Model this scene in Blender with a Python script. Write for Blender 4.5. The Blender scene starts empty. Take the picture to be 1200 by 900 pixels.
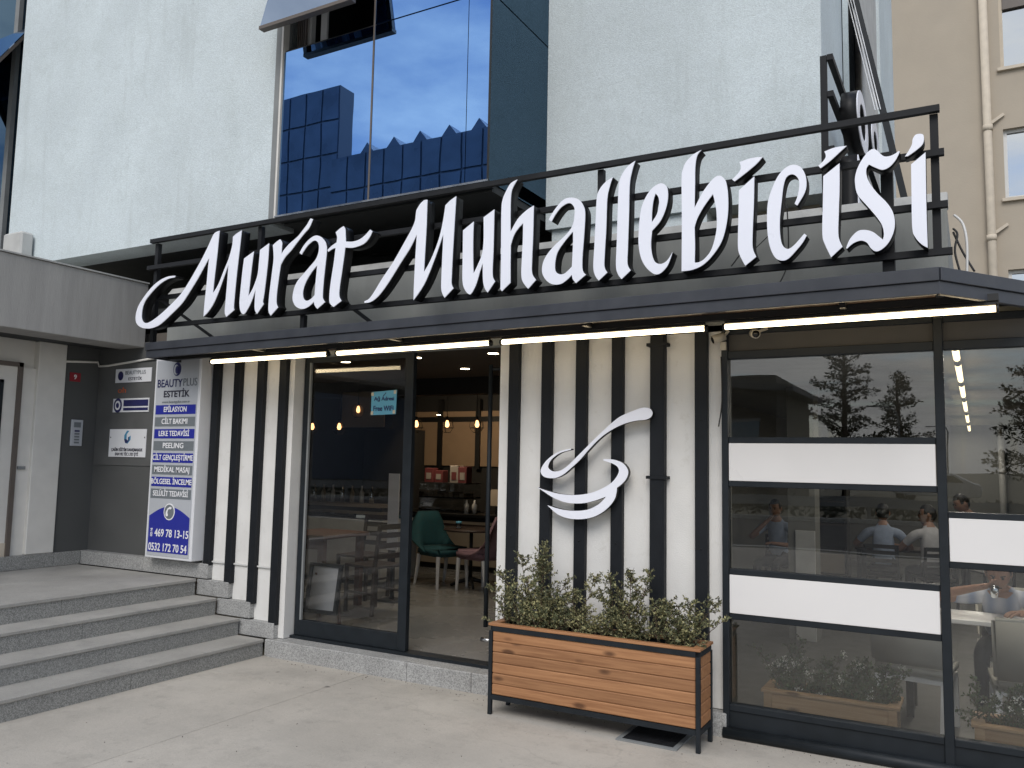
import bpy, bmesh, math, random
from mathutils import Vector, Matrix, Euler
random.seed(7)
R = math.radians
sc = bpy.context.scene
col = sc.collection

# ---------------------------------------------------------------- camera, sky, sun, exposure
EYE = Vector((0, 0, 1.6)); FPX = 975.0
YAW, PITCH, ROLL = R(29.17), R(5.473), R(-1.112)
fw = Vector((-math.sin(YAW)*math.cos(PITCH), math.cos(YAW)*math.cos(PITCH), math.sin(PITCH)))
rt = Vector((math.cos(YAW), math.sin(YAW), 0)); dn = fw.cross(rt)
CR = math.cos(ROLL)*rt + math.sin(ROLL)*dn
CD = -math.sin(ROLL)*rt + math.cos(ROLL)*dn
cd = bpy.data.cameras.new('camera'); cam = bpy.data.objects.new('camera', cd); col.objects.link(cam)
cd.sensor_fit = 'HORIZONTAL'; cd.sensor_width = 36; cd.lens = FPX/1200*36; cd.clip_start = .05; cd.clip_end = 2000
cam.matrix_world = Matrix(((CR.x, -CD.x, -fw.x, EYE.x), (CR.y, -CD.y, -fw.y, EYE.y), (CR.z, -CD.z, -fw.z, EYE.z), (0, 0, 0, 1)))
sc.camera = cam

SUN_EL, SUN_AZ = R(44), R(165)      # azimuth of the sun measured from +Y towards +X
w = bpy.data.worlds.new('World'); sc.world = w; w.use_nodes = True
nt = w.node_tree; nt.nodes.clear(); N = nt.nodes.new; L = nt.links.new
out = N('ShaderNodeOutputWorld'); bg = N('ShaderNodeBackground'); bg.inputs[1].default_value = .13
sky = N('ShaderNodeTexSky'); sky.sky_type = 'NISHITA'; sky.sun_disc = False
sky.sun_elevation = SUN_EL; sky.sun_rotation = SUN_AZ; sky.air_density = 1.0; sky.dust_density = .6; sky.ozone_density = 1.5
tc = N('ShaderNodeTexCoord'); sep = N('ShaderNodeSeparateXYZ'); L(tc.outputs['Generated'], sep.inputs[0])
mx = N('ShaderNodeMath'); mx.operation = 'MAXIMUM'; mx.inputs[1].default_value = .06; L(sep.outputs[2], mx.inputs[0])
dx = N('ShaderNodeMath'); dx.operation = 'DIVIDE'; L(sep.outputs[0], dx.inputs[0]); L(mx.outputs[0], dx.inputs[1])
dy = N('ShaderNodeMath'); dy.operation = 'DIVIDE'; L(sep.outputs[1], dy.inputs[0]); L(mx.outputs[0], dy.inputs[1])
cmb = N('ShaderNodeCombineXYZ'); L(dx.outputs[0], cmb.inputs[0]); L(dy.outputs[0], cmb.inputs[1]); cmb.inputs[2].default_value = 14.3
cn = N('ShaderNodeTexNoise'); cn.inputs['Scale'].default_value = .55; cn.inputs['Detail'].default_value = 9; cn.inputs['Roughness'].default_value = .58
L(cmb.outputs[0], cn.inputs['Vector'])
cr = N('ShaderNodeValToRGB'); cr.color_ramp.elements[0].position = .46; cr.color_ramp.elements[1].position = .61
hz_ = N('ShaderNodeMapRange'); hz_.inputs[1].default_value = 0; hz_.inputs[2].default_value = .38; hz_.inputs[3].default_value = .16; hz_.inputs[4].default_value = 0; L(sep.outputs[2], hz_.inputs[0])
ha_ = N('ShaderNodeMath'); ha_.operation = 'ADD'; L(cn.outputs['Fac'], ha_.inputs[0]); L(hz_.outputs[0], ha_.inputs[1]); L(ha_.outputs[0], cr.inputs[0])
cn2 = N('ShaderNodeTexNoise'); cn2.inputs['Scale'].default_value = 1.1; cn2.inputs['Detail'].default_value = 6; L(cmb.outputs[0], cn2.inputs['Vector'])
cc = N('ShaderNodeMix'); cc.data_type = 'RGBA'; cc.inputs[6].default_value = (4.4, 4.6, 4.9, 1); cc.inputs[7].default_value = (9.6, 9.5, 9.3, 1)
L(cn2.outputs['Fac'], cc.inputs[0])
mix = N('ShaderNodeMix'); mix.data_type = 'RGBA'; L(cr.outputs[0], mix.inputs[0]); L(sky.outputs[0], mix.inputs[6]); L(cc.outputs[2], mix.inputs[7])
L(mix.outputs[2], bg.inputs[0]); L(bg.outputs[0], out.inputs[0])

sd = bpy.data.lights.new('sun', 'SUN'); sd.energy = 1.5; sd.angle = R(32); sd.color = (1, .95, .88)
sun = bpy.data.objects.new('sun', sd); col.objects.link(sun)
sdir = Vector((math.sin(SUN_AZ)*math.cos(SUN_EL), math.cos(SUN_AZ)*math.cos(SUN_EL), math.sin(SUN_EL)))
sun.rotation_euler = (-sdir).to_track_quat('-Z', 'Y').to_euler()
vs = sc.view_settings; vs.view_transform = 'Standard'; vs.look = 'None'; vs.exposure = .25; vs.gamma = 1; vs.use_curve_mapping = False
sc.cycles.use_denoising = True; sc.cycles.max_bounces = 10; sc.cycles.transparent_max_bounces = 16; sc.cycles.sample_clamp_indirect = 6
sc.cycles.caustics_reflective = False; sc.cycles.caustics_refractive = False

# ---------------------------------------------------------------- pixel rays to places
def ray(x, y): return fw + CR*((x-600)/FPX) + CD*((y-450)/FPX)
def P(x, y, X=None, Y=None, Z=None):
    d = ray(x, y)
    t = (X-EYE.x)/d.x if X is not None else (Y-EYE.y)/d.y if Y is not None else (Z-EYE.z)/d.z
    return EYE + d*t

# ---------------------------------------------------------------- materials
MATS = {}
def mat(name, c, rough=.6, metal=0, var=.12, scale=6, stain=0, stain_scale=1.2, bump=0, bscale=90, emit=0, spec=.5, speck=0, speck_scale=160, stretch=None, coat=0, stain_col=None):
    m = bpy.data.materials.new(name); m.use_nodes = True; t = m.node_tree; n = t.nodes.new; l = t.links.new
    b = t.nodes['Principled BSDF']; b.inputs['Metallic'].default_value = metal
    b.inputs['Specular IOR Level'].default_value = spec; b.inputs['Coat Weight'].default_value = coat
    g = n('ShaderNodeNewGeometry'); mp = n('ShaderNodeMapping'); l(g.outputs['Position'], mp.inputs[0])
    if stretch: mp.inputs['Scale'].default_value = stretch
    no = n('ShaderNodeTexNoise'); no.inputs['Scale'].default_value = scale; no.inputs['Detail'].default_value = 6; l(mp.outputs[0], no.inputs['Vector'])
    ra = n('ShaderNodeMapRange'); ra.inputs[1].default_value = .3; ra.inputs[2].default_value = .7; ra.inputs[3].default_value = 1-var; ra.inputs[4].default_value = 1+var
    l(no.outputs['Fac'], ra.inputs[0])
    ml = n('ShaderNodeVectorMath'); ml.operation = 'SCALE'; ml.inputs[0].default_value = c; l(ra.outputs[0], ml.inputs['Scale'])
    cur = ml.outputs[0]
    if stain:
        s = n('ShaderNodeTexNoise'); s.inputs['Scale'].default_value = stain_scale; s.inputs['Detail'].default_value = 8; s.inputs['Roughness'].default_value = .65; l(mp.outputs[0], s.inputs['Vector'])
        sr = n('ShaderNodeMapRange'); sr.inputs[1].default_value = .45; sr.inputs[2].default_value = .75; sr.inputs[3].default_value = 0; sr.inputs[4].default_value = stain; l(s.outputs['Fac'], sr.inputs[0])
        q = n('ShaderNodeMix'); q.data_type = 'RGBA'; l(sr.outputs[0], q.inputs[0]); l(cur, q.inputs[6])
        sc_ = stain_col or tuple(v*.45 for v in c); q.inputs[7].default_value = (*sc_, 1); cur = q.outputs[2]
    if speck:
        v = n('ShaderNodeTexVoronoi'); v.inputs['Scale'].default_value = speck_scale; l(g.outputs['Position'], v.inputs['Vector'])
        vr = n('ShaderNodeSeparateColor'); l(v.outputs['Color'], vr.inputs[0])
        vm = n('ShaderNodeMapRange'); vm.inputs[3].default_value = 1-speck; vm.inputs[4].default_value = 1+speck*.7; l(vr.outputs[0], vm.inputs[0])
        vq = n('ShaderNodeVectorMath'); vq.operation = 'SCALE'; l(cur, vq.inputs[0]); l(vm.outputs[0], vq.inputs['Scale']); cur = vq.outputs[0]
    l(cur, b.inputs['Base Color'])
    rr = n('ShaderNodeMapRange'); rr.inputs[1].default_value = .3; rr.inputs[2].default_value = .7; rr.inputs[3].default_value = max(0, rough-.08); rr.inputs[4].default_value = min(1, rough+.08)
    l(no.outputs['Fac'], rr.inputs[0]); l(rr.outputs[0], b.inputs['Roughness'])
    if bump:
        bn = n('ShaderNodeTexNoise'); bn.inputs['Scale'].default_value = bscale; bn.inputs['Detail'].default_value = 4; l(mp.outputs[0], bn.inputs['Vector'])
        bp = n('ShaderNodeBump'); bp.inputs['Strength'].default_value = bump; bp.inputs['Distance'].default_value = .01; l(bn.outputs['Fac'], bp.inputs['Height']); l(bp.outputs[0], b.inputs['Normal'])
    if emit:
        b.inputs['Emission Color'].default_value = (*c, 1); b.inputs['Emission Strength'].default_value = emit
    MATS[name] = m; return m

def glass(name, tint, refl, rough=0.0, gloss_col=(1, 1, 1), ior=1.5, wob=.06):
    m = bpy.data.materials.new(name); m.use_nodes = True; t = m.node_tree; n = t.nodes.new; l = t.links.new
    t.nodes.clear(); o = n('ShaderNodeOutputMaterial'); tr = n('ShaderNodeBsdfTransparent'); tr.inputs[0].default_value = (*tint, 1)
    gl = n('ShaderNodeBsdfGlossy'); gl.inputs['Roughness'].default_value = rough; gl.inputs['Color'].default_value = (*gloss_col, 1)
    fr = n('ShaderNodeFresnel'); fr.inputs[0].default_value = ior
    ad = n('ShaderNodeMath'); ad.operation = 'ADD'; ad.use_clamp = True; ad.inputs[1].default_value = refl; l(fr.outputs[0], ad.inputs[0])
    no = n('ShaderNodeTexNoise'); no.inputs['Scale'].default_value = 1.1; g = n('ShaderNodeNewGeometry'); l(g.outputs['Position'], no.inputs['Vector'])
    bp = n('ShaderNodeBump'); bp.inputs['Strength'].default_value = wob; bp.inputs['Distance'].default_value = .02; l(no.outputs['Fac'], bp.inputs['Height']); l(bp.outputs[0], gl.inputs['Normal'])
    mi = n('ShaderNodeMixShader'); l(ad.outputs[0], mi.inputs[0]); l(tr.outputs[0], mi.inputs[1]); l(gl.outputs[0], mi.inputs[2]); l(mi.outputs[0], o.inputs[0])
    MATS[name] = m; return m

def wood(name, c, c2, knots=True, axis=0):
    m = bpy.data.materials.new(name); m.use_nodes = True; t = m.node_tree; n = t.nodes.new; l = t.links.new
    b = t.nodes['Principled BSDF']; b.inputs['Roughness'].default_value = .55
    g = n('ShaderNodeNewGeometry'); oi = n('ShaderNodeObjectInfo'); ad = n('ShaderNodeVectorMath'); l(g.outputs['Position'], ad.inputs[0])
    k = n('ShaderNodeVectorMath'); k.operation = 'SCALE'; k.inputs[0].default_value = (37, 11, 23); l(oi.outputs['Random'], k.inputs['Scale']); l(k.outputs[0], ad.inputs[1])
    mp = n('ShaderNodeMapping'); mp.inputs['Scale'].default_value = [(1.2, 26, 26), (26, 1.2, 26), (26, 26, 1.2)][axis]; l(ad.outputs[0], mp.inputs[0])
    no = n('ShaderNodeTexNoise'); no.inputs['Scale'].default_value = 2.2; no.inputs['Detail'].default_value = 7; no.inputs['Distortion'].default_value = .6; l(mp.outputs[0], no.inputs['Vector'])
    q = n('ShaderNodeMix'); q.data_type = 'RGBA'; q.inputs[6].default_value = (*c, 1); q.inputs[7].default_value = (*c2, 1)
    rg = n('ShaderNodeMapRange'); rg.inputs[1].default_value = .32; rg.inputs[2].default_value = .72; l(no.outputs['Fac'], rg.inputs[0]); l(rg.outputs[0], q.inputs[0]); cur = q.outputs[2]
    if knots:
        mp2 = n('ShaderNodeMapping'); mp2.inputs['Scale'].default_value = [(3.4, 9, 9), (9, 3.4, 9), (9, 9, 3.4)][axis]; l(ad.outputs[0], mp2.inputs[0])
        v = n('ShaderNodeTexVoronoi'); v.inputs['Scale'].default_value = 1; l(mp2.outputs[0], v.inputs['Vector'])
        vr = n('ShaderNodeMapRange'); vr.inputs[1].default_value = .10; vr.inputs[2].default_value = .20; vr.inputs[3].default_value = .85; vr.inputs[4].default_value = 0; l(v.outputs['Distance'], vr.inputs[0])
        q2 = n('ShaderNodeMix'); q2.data_type = 'RGBA'; l(vr.outputs[0], q2.inputs[0]); l(cur, q2.inputs[6]); q2.inputs[7].default_value = (c2[0]*.3, c2[1]*.26, c2[2]*.24, 1); cur = q2.outputs[2]
    hv = n('ShaderNodeMapRange'); hv.inputs[3].default_value = .84; hv.inputs[4].default_value = 1.1; l(oi.outputs['Random'], hv.inputs[0])
    s = n('ShaderNodeVectorMath'); s.operation = 'SCALE'; l(cur, s.inputs[0]); l(hv.outputs[0], s.inputs['Scale']); l(s.outputs[0], b.inputs['Base Color'])
    bp = n('ShaderNodeBump'); bp.inputs['Strength'].default_value = .25; bp.inputs['Distance'].default_value = .003; l(no.outputs['Fac'], bp.inputs['Height']); l(bp.outputs[0], b.inputs['Normal'])
    MATS[name] = m; return m

mat('stucco', (.63, .70, .72), .92, var=.08, scale=1.6, stain=.55, stain_scale=3.2, stain_col=(.47, .525, .525), bump=.45, bscale=110, speck=.10, speck_scale=120)
mat('stucco_band', (.355, .345, .325), .9, var=.10, scale=2.5, stain=.4, stain_scale=6, stretch=(1, 3.2, .3), stain_col=(.24, .235, .225), bump=.3, bscale=60)
mat('parapet_paint', (.27, .28, .265), .8, var=.07, scale=3, stain=.25, stain_scale=4, stretch=(1.6, 1, .5), bump=.1)
mat('cap_concrete', (.42, .42, .40), .9, var=.14, scale=8, bump=.3, bscale=60)
mat('white_plaster', (.76, .75, .72), .75, var=.04, scale=4, stain=.12, stain_scale=5, stain_col=(.5, .48, .44), bump=.2, bscale=120)
mat('black_batten', (.011, .013, .016), .6, var=.15, scale=12, bump=.03, spec=.25)
mat('frame_metal', (.013, .017, .021), .5, var=.15, scale=10, spec=.3)
mat('fascia_metal', (.038, .042, .052), .5, var=.18, scale=5, stain=.25, stain_scale=9, stain_col=(.08, .085, .09))
mat('sign_steel', (.014, .015, .017), .6, var=.3, scale=14, spec=.25)
mat('letter_side', (.009, .009, .010), .5, var=.1, spec=.3)
mat('letter_face', (.87, .89, .97), .32, var=.015, scale=2)
mat('panel_white', (.78, .765, .75), .35, var=.015, scale=3)
mat('granite', (.37, .37, .36), .62, var=.10, scale=3, speck=.42, speck_scale=170, stain=.25, stain_scale=3.5)
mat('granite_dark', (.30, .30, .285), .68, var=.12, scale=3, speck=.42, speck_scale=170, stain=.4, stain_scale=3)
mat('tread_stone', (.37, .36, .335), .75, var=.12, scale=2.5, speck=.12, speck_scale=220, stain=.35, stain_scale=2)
mat('concrete', (.46, .43, .38), .88, var=.13, scale=1.1, stain=.55, stain_scale=2.3, stain_col=(.31, .29, .26), bump=.2, bscale=45, speck=.09, speck_scale=240)
def blotch(m, c, scale, lo, hi, amt, vor=False, stretch=None):
    t = m.node_tree; n = t.nodes.new; l = t.links.new; b = t.nodes['Principled BSDF']; src = b.inputs['Base Color'].links[0].from_socket
    g = n('ShaderNodeNewGeometry')
    if vor:
        x = n('ShaderNodeTexVoronoi'); k = x.outputs['Distance']
        ns = n('ShaderNodeTexNoise'); ns.inputs['Scale'].default_value = 9; l(g.outputs['Position'], ns.inputs['Vector']); ad = n('ShaderNodeVectorMath'); ad.operation = 'MULTIPLY_ADD'; l(ns.outputs['Color'], ad.inputs[0]); ad.inputs[1].default_value = (.12, .12, .12); l(g.outputs['Position'], ad.inputs[2]); l(ad.outputs[0], x.inputs['Vector'])
    else:
        x = n('ShaderNodeTexNoise'); x.inputs['Detail'].default_value = 9; x.inputs['Roughness'].default_value = .7; k = x.outputs['Fac']; l(g.outputs['Position'], x.inputs['Vector'])
    x.inputs['Scale'].default_value = scale
    if stretch: mp = n('ShaderNodeMapping'); mp.inputs['Scale'].default_value = stretch; l(g.outputs['Position'], mp.inputs[0]); l(mp.outputs[0], x.inputs['Vector'])
    mr = n('ShaderNodeMapRange'); mr.inputs[1].default_value = lo; mr.inputs[2].default_value = hi; mr.inputs[3].default_value = 0; mr.inputs[4].default_value = amt; l(k, mr.inputs[0])
    q = n('ShaderNodeMix'); q.data_type = 'RGBA'; l(mr.outputs[0], q.inputs[0]); l(src, q.inputs[6]); q.inputs[7].default_value = (*c, 1); l(q.outputs[2], b.inputs['Base Color'])
def cracks(m, c, scale, wdt, amt):
    t = m.node_tree; n = t.nodes.new; l = t.links.new; b = t.nodes['Principled BSDF']; src = b.inputs['Base Color'].links[0].from_socket
    g = n('ShaderNodeNewGeometry'); ns = n('ShaderNodeTexNoise'); ns.inputs['Scale'].default_value = 3; ns.inputs['Detail'].default_value = 8; l(g.outputs['Position'], ns.inputs['Vector'])
    ad = n('ShaderNodeVectorMath'); ad.operation = 'MULTIPLY_ADD'; ad.inputs[1].default_value = (.35, .35, .35); l(ns.outputs['Color'], ad.inputs[0]); l(g.outputs['Position'], ad.inputs[2])
    v = n('ShaderNodeTexVoronoi'); v.feature = 'DISTANCE_TO_EDGE'; v.inputs['Scale'].default_value = scale; l(ad.outputs[0], v.inputs['Vector'])
    mr = n('ShaderNodeMapRange'); mr.inputs[1].default_value = 0; mr.inputs[2].default_value = wdt; mr.inputs[3].default_value = amt; mr.inputs[4].default_value = 0; l(v.outputs['Distance'], mr.inputs[0])
    q = n('ShaderNodeMix'); q.data_type = 'RGBA'; l(mr.outputs[0], q.inputs[0]); l(src, q.inputs[6]); q.inputs[7].default_value = (*c, 1); l(q.outputs[2], b.inputs['Base Color'])
cm = MATS['concrete']
blotch(cm, (.53, .50, .445), .8, .48, .62, .8); blotch(cm, (.32, .295, .26), 1.6, .52, .64, .45); blotch(cm, (.29, .27, .24), 7, .54, .66, .38); blotch(cm, (.22, .205, .18), 30, .60, .70, .6); blotch(cm, (.12, .11, .10), 2.3, .07, .03, .75, True); blotch(cm, (.55, .53, .5), 3.1, .035, .015, .6, True)
blotch(MATS['stucco'], (.54, .60, .60), 6.5, .54, .72, .55); blotch(MATS['stucco'], (.40, .44, .44), 24, .62, .74, .5)
blotch(MATS['stucco'], (.47, .52, .52), 6, .55, .70, .45, stretch=(1, 1, .10)); cracks(MATS['stucco'], (.40, .44, .44), .8, .002, .3)
blotch(MATS['tread_stone'], (.24, .24, .23), 6, .55, .72, .5)
cracks(cm, (.24, .225, .2), .36, .003, .22)
blotch(MATS['white_plaster'], (.55, .53, .48), 9, .58, .70, .4)
mat('transom_board', (.075, .07, .064), .7)
mat('asphalt', (.055, .056, .058), .9, var=.2, scale=3, bump=.3, bscale=80)
mat('earth', (.16, .15, .11), .95, var=.25, scale=.3)
mat('grey_paint', (.085, .087, .085), .7, var=.06, scale=3, bump=.08)
mat('dark_soffit', (.035, .038, .038), .8, var=.15)
mat('soffit_paint', (.22, .23, .23), .8, var=.1)
mat('cream_paint', (.70, .68, .63), .6, var=.05)
mat('brown_metal', (.12, .10, .085), .5, var=.1)
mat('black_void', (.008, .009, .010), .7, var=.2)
mat('blind', (.5, .5, .48), .8)
mat('beige_render', (.43, .375, .30), .92, var=.05, scale=1.5, stain=.22, stain_scale=.8, stain_col=(.37, .315, .245), bump=.25, bscale=25)
mat('beige_trim', (.58, .51, .41), .8, var=.08)
mat('pvc_white', (.66, .66, .64), .45, var=.04)
mat('box_white', (.74, .75, .77), .4, var=.02)
mat('print_silver', (.47, .49, .52), .4, var=.02)
mat('print_blue', (.022, .03, .30), .4, var=.02)
mat('print_navy', (.02, .022, .10), .4)
mat('print_grey', (.17, .19, .205), .4, var=.02)
mat('print_white', (.85, .85, .87), .4, var=.01)
mat('print_ink', (.03, .03, .05), .5)
mat('carton_red', (.10, .02, .022), .6)
mat('carton_pale', (.22, .2, .18), .6)
mat('print_red', (.28, .02, .03), .5)
mat('print_cyan', (.05, .25, .42), .5)
mat('print_orange', (.45, .10, .03), .5)
mat('paper_blue', (.13, .40, .55), .7, var=.05)
mat('tape', (.55, .5, .38), .5)
mat('steel', (.55, .55, .55), .25, metal=1, var=.05)
mat('led', (1, .80, .50), .5, emit=6)
mat('led_room', (1, .78, .45), .5, emit=2.2)
mat('bulb', (1, .50, .20), .5, emit=3.2)
mat('downlight', (1, .80, .52), .5, emit=14)
mat('soil', (.05, .042, .035), .95, var=.4, scale=30, bump=.8, bscale=40)
mat('leaf_olive', (.085, .095, .045), .6, var=.5, scale=9)
mat('leaf_pale', (.29, .27, .13), .6, var=.45, scale=9)
mat('leaf_green', (.055, .095, .035), .55, var=.45, scale=12)
mat('flower', (.75, .74, .68), .6)
mat('stem', (.075, .05, .03), .8)
mat('needle', (.030, .042, .026), .7, var=.4, scale=4)
mat('bark', (.06, .045, .035), .9, var=.3)
mat('terrazzo', (.23, .225, .21), .26, var=.03, scale=2, speck=.16, speck_scale=140)
mat('room_floor', (.085, .085, .08), .5, var=.15)
mat('room_wall', (.16, .16, .145), .8, var=.08, scale=1)
mat('room_dark', (.025, .024, .023), .7)
mat('room_ceiling', (.12, .105, .09), .8)
mat('ceiling_white', (.34, .34, .33), .8)
mat('panel_tan', (.36, .25, .16), .8, var=.06)
mat('counter_tan', (.30, .25, .19), .6, var=.06)
mat('teal_fabric', (.008, .055, .062), .85, var=.15, scale=30)
mat('mauve_fabric', (.21, .125, .145), .85, var=.12, scale=30)
mat('cream_fabric', (.40, .385, .34), .75, var=.06)
mat('chair_white', (.62, .62, .62), .45)
mat('dark_wood', (.035, .022, .016), .5, var=.25, scale=12)
mat('black_iron', (.012, .012, .012), .5)
mat('freezer_white', (.42, .42, .41), .4)
mat('curtain_blue', (.11, .15, .22), .3, var=.25, scale=.4, spec=.5)
mat('curtain_core', (.07, .095, .14), .5, var=.1)
mat('curtain_frame', (.008, .012, .022), .5)
mat('car_white', (.6, .6, .6), .3, coat=.5)
mat('tyre', (.015, .015, .015), .9)
mat('skin', (.30, .165, .11), .55, var=.06, scale=20)
mat('hair', (.012, .010, .009), .6)
mat('shirt_blue', (.28, .34, .46), .8, var=.12, scale=14, bump=.2, bscale=18)
mat('shirt_white', (.52, .52, .55), .8, var=.12, scale=14, bump=.2, bscale=18)
mat('shirt_pink', (.42, .35, .35), .8, var=.12, scale=14, bump=.2, bscale=18)
mat('trousers', (.02, .021, .028), .85)
mat('lens_black', (.005, .005, .005), .1)
mat('camera_shell', (.42, .39, .33), .5)
mat('cable', (.015, .015, .015), .6)
glass('glass_clear', (.94, .95, .945), .022)
glass('glass_door', (.93, .93, .925), .0, ior=1.38)
glass('glass_bay', (.05, .07, .10), .66, gloss_col=(.29, .53, .96), wob=.03)
glass('glass_side', (.05, .07, .08), .07, gloss_col=(.42, .68, .95))
glass('glass_return', (.94, .95, .945), .01, wob=0)
glass('glass_sash', (.05, .07, .10), .28, gloss_col=(.6, .75, 1.0))
glass('glass_far', (.10, .11, .12), .55, gloss_col=(.8, .85, .9))
wood('pine_stained', (.43, .215, .098), (.27, .122, .052))
wood('pine_plain', (.46, .31, .17), (.34, .20, .10))
wood('table_wood', (.13, .05, .025), (.07, .026, .014), knots=False)
wood('slat_wood', (.10, .055, .03), (.05, .028, .016), knots=False)
def striped(name, c1, c2, sc_):
    m = mat(name, c1, .8); t = m.node_tree; b = t.nodes['Principled BSDF']
    g = t.nodes.new('ShaderNodeNewGeometry'); wv = t.nodes.new('ShaderNodeTexWave'); wv.inputs['Scale'].default_value = sc_; wv.bands_direction = 'X'
    t.links.new(g.outputs['Position'], wv.inputs['Vector']); q = t.nodes.new('ShaderNodeMix'); q.data_type = 'RGBA'
    q.inputs[6].default_value = (*c1, 1); q.inputs[7].default_value = (*c2, 1); t.links.new(wv.outputs['Fac'], q.inputs[0]); t.links.new(q.outputs[2], b.inputs['Base Color'])
striped('shirt_striped', (.50, .52, .58), (.22, .27, .38), 2.6)

# ---------------------------------------------------------------- object helpers
WL = {}
def tag(o, label=None, cat=None, group=None, kind=None):
    if label: o['label'] = label
    if cat: o['category'] = cat
    if group: o['group'] = group
    if kind: o['kind'] = kind
    return o
def thing(name, loc, label, cat, group=None):
    o = bpy.data.objects.new(name, None); col.objects.link(o); o.empty_display_size = .1
    o.location = loc; WL[o] = Vector(loc); return tag(o, label, cat, group)
def link(name, me, m=None, parent=None, smooth=False):
    """mesh given in world coordinates; becomes a child of parent, or a top-level object"""
    o = bpy.data.objects.new(name, me); col.objects.link(o)
    off = WL[parent] if parent else Vector((0, 0, 0))
    if parent:
        o.parent = parent; WL[o] = off
        if off.length: me.transform(Matrix.Translation(-off))
    else: WL[o] = Vector((0, 0, 0))
    if m:
        for q in (m if isinstance(m, (list, tuple)) else [m]): me.materials.append(MATS[q])
    if smooth:
        for p in me.polygons: p.use_smooth = True
    return o
def bm_obj(name, bm, m=None, parent=None, smooth=False):
    me = bpy.data.meshes.new(name); bm.normal_update(); bm.to_mesh(me); bm.free(); return link(name, me, m, parent, smooth)
def add_box(bm, x0, x1, y0, y1, z0, z1, mi=0):
    v = [bm.verts.new(c) for c in ((x0,y0,z0),(x1,y0,z0),(x1,y1,z0),(x0,y1,z0),(x0,y0,z1),(x1,y0,z1),(x1,y1,z1),(x0,y1,z1))]
    for f in ((3,2,1,0),(4,5,6,7),(0,1,5,4),(1,2,6,5),(2,3,7,6),(3,0,4,7)):
        bm.faces.new([v[i] for i in f]).material_index = mi
    return v
def box(name, x0, x1, y0, y1, z0, z1, m, parent=None, bev=0.0):
    bm = bmesh.new(); add_box(bm, min(x0,x1), max(x0,x1), min(y0,y1), max(y0,y1), min(z0,z1), max(z0,z1))
    if bev: bmesh.ops.bevel(bm, geom=bm.edges[:], offset=bev, segments=1, affect='EDGES')
    return bm_obj(name, bm, m, parent)
def add_bar(bm, a, b, wx, wz=None, up=Vector((0, 0, 1)), mi=0):
    a, b = Vector(a), Vector(b); wz = wz or wx; d = (b-a).normalized()
    if abs(d.dot(up)) > .95: up = Vector((0, 1, 0))
    s = d.cross(up).normalized(); u = s.cross(d); vs_ = []
    for p in (a, b):
        for i, j in ((-1,-1),(1,-1),(1,1),(-1,1)): vs_.append(bm.verts.new(p + s*i*wx/2 + u*j*wz/2))
    for f in ((0,1,2,3),(7,6,5,4),(0,4,5,1),(1,5,6,2),(2,6,7,3),(3,7,4,0)): bm.faces.new([vs_[i] for i in f]).material_index = mi
def bar(name, a, b, wx, m, parent=None, wz=None):
    bm = bmesh.new(); add_bar(bm, a, b, wx, wz); bmesh.ops.recalc_face_normals(bm, faces=bm.faces); return bm_obj(name, bm, m, parent)
def add_tube(bm, pts, r, n=8, cap=True, mi=0):
    pts = [Vector(p) for p in pts]; rs = r if isinstance(r, (list, tuple)) else [r]*len(pts); rings = []
    ref = Vector((0, 0, 1)) if abs((pts[-1]-pts[0]).normalized().z) < .9 else Vector((1, 0, 0))
    for i, p in enumerate(pts):
        d = (pts[min(i+1, len(pts)-1)] - pts[max(i-1, 0)]).normalized(); s = d.cross(ref).normalized(); u = s.cross(d)
        rings.append([bm.verts.new(p + (s*math.cos(2*math.pi*k/n) + u*math.sin(2*math.pi*k/n))*rs[i]) for k in range(n)])
    for a, b in zip(rings, rings[1:]):
        for k in range(n): bm.faces.new((a[k], a[(k+1) % n], b[(k+1) % n], b[k])).material_index = mi
    if cap:
        bm.faces.new(rings[0][::-1]).material_index = mi; bm.faces.new(rings[-1]).material_index = mi
def tube(name, pts, r, m, parent=None, n=8):
    bm = bmesh.new(); add_tube(bm, pts, r, n); bmesh.ops.recalc_face_normals(bm, faces=bm.faces); return bm_obj(name, bm, m, parent, True)
def prism(name, pts, ext, m, parent=None, bev=0):
    """polygon of 3D points extruded by vector ext"""
    bm = bmesh.new(); e = Vector(ext); a = [bm.verts.new(Vector(p)) for p in pts]; b = [bm.verts.new(Vector(p)+e) for p in pts]; n = len(a)
    bm.faces.new(a); bm.faces.new(b[::-1])
    for i in range(n): bm.faces.new((a[i], b[i], b[(i+1) % n], a[(i+1) % n]))
    bmesh.ops.recalc_face_normals(bm, faces=bm.faces)
    if bev: bmesh.ops.bevel(bm, geom=bm.edges[:], offset=bev, segments=1, affect='EDGES')
    return bm_obj(name, bm, m, parent)
def lathe(name, prof, c, m, parent=None, n=20):
    bm = bmesh.new(); c = Vector(c); rings = [[bm.verts.new(c + Vector((r*math.cos(2*math.pi*k/n), r*math.sin(2*math.pi*k/n), z))) for k in range(n)] for r, z in prof]
    for a, b in zip(rings, rings[1:]):
        for k in range(n): bm.faces.new((a[k], a[(k+1) % n], b[(k+1) % n], b[k]))
    bm.faces.new(rings[0][::-1]); bm.faces.new(rings[-1]); return bm_obj(name, bm, m, parent, True)
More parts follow.
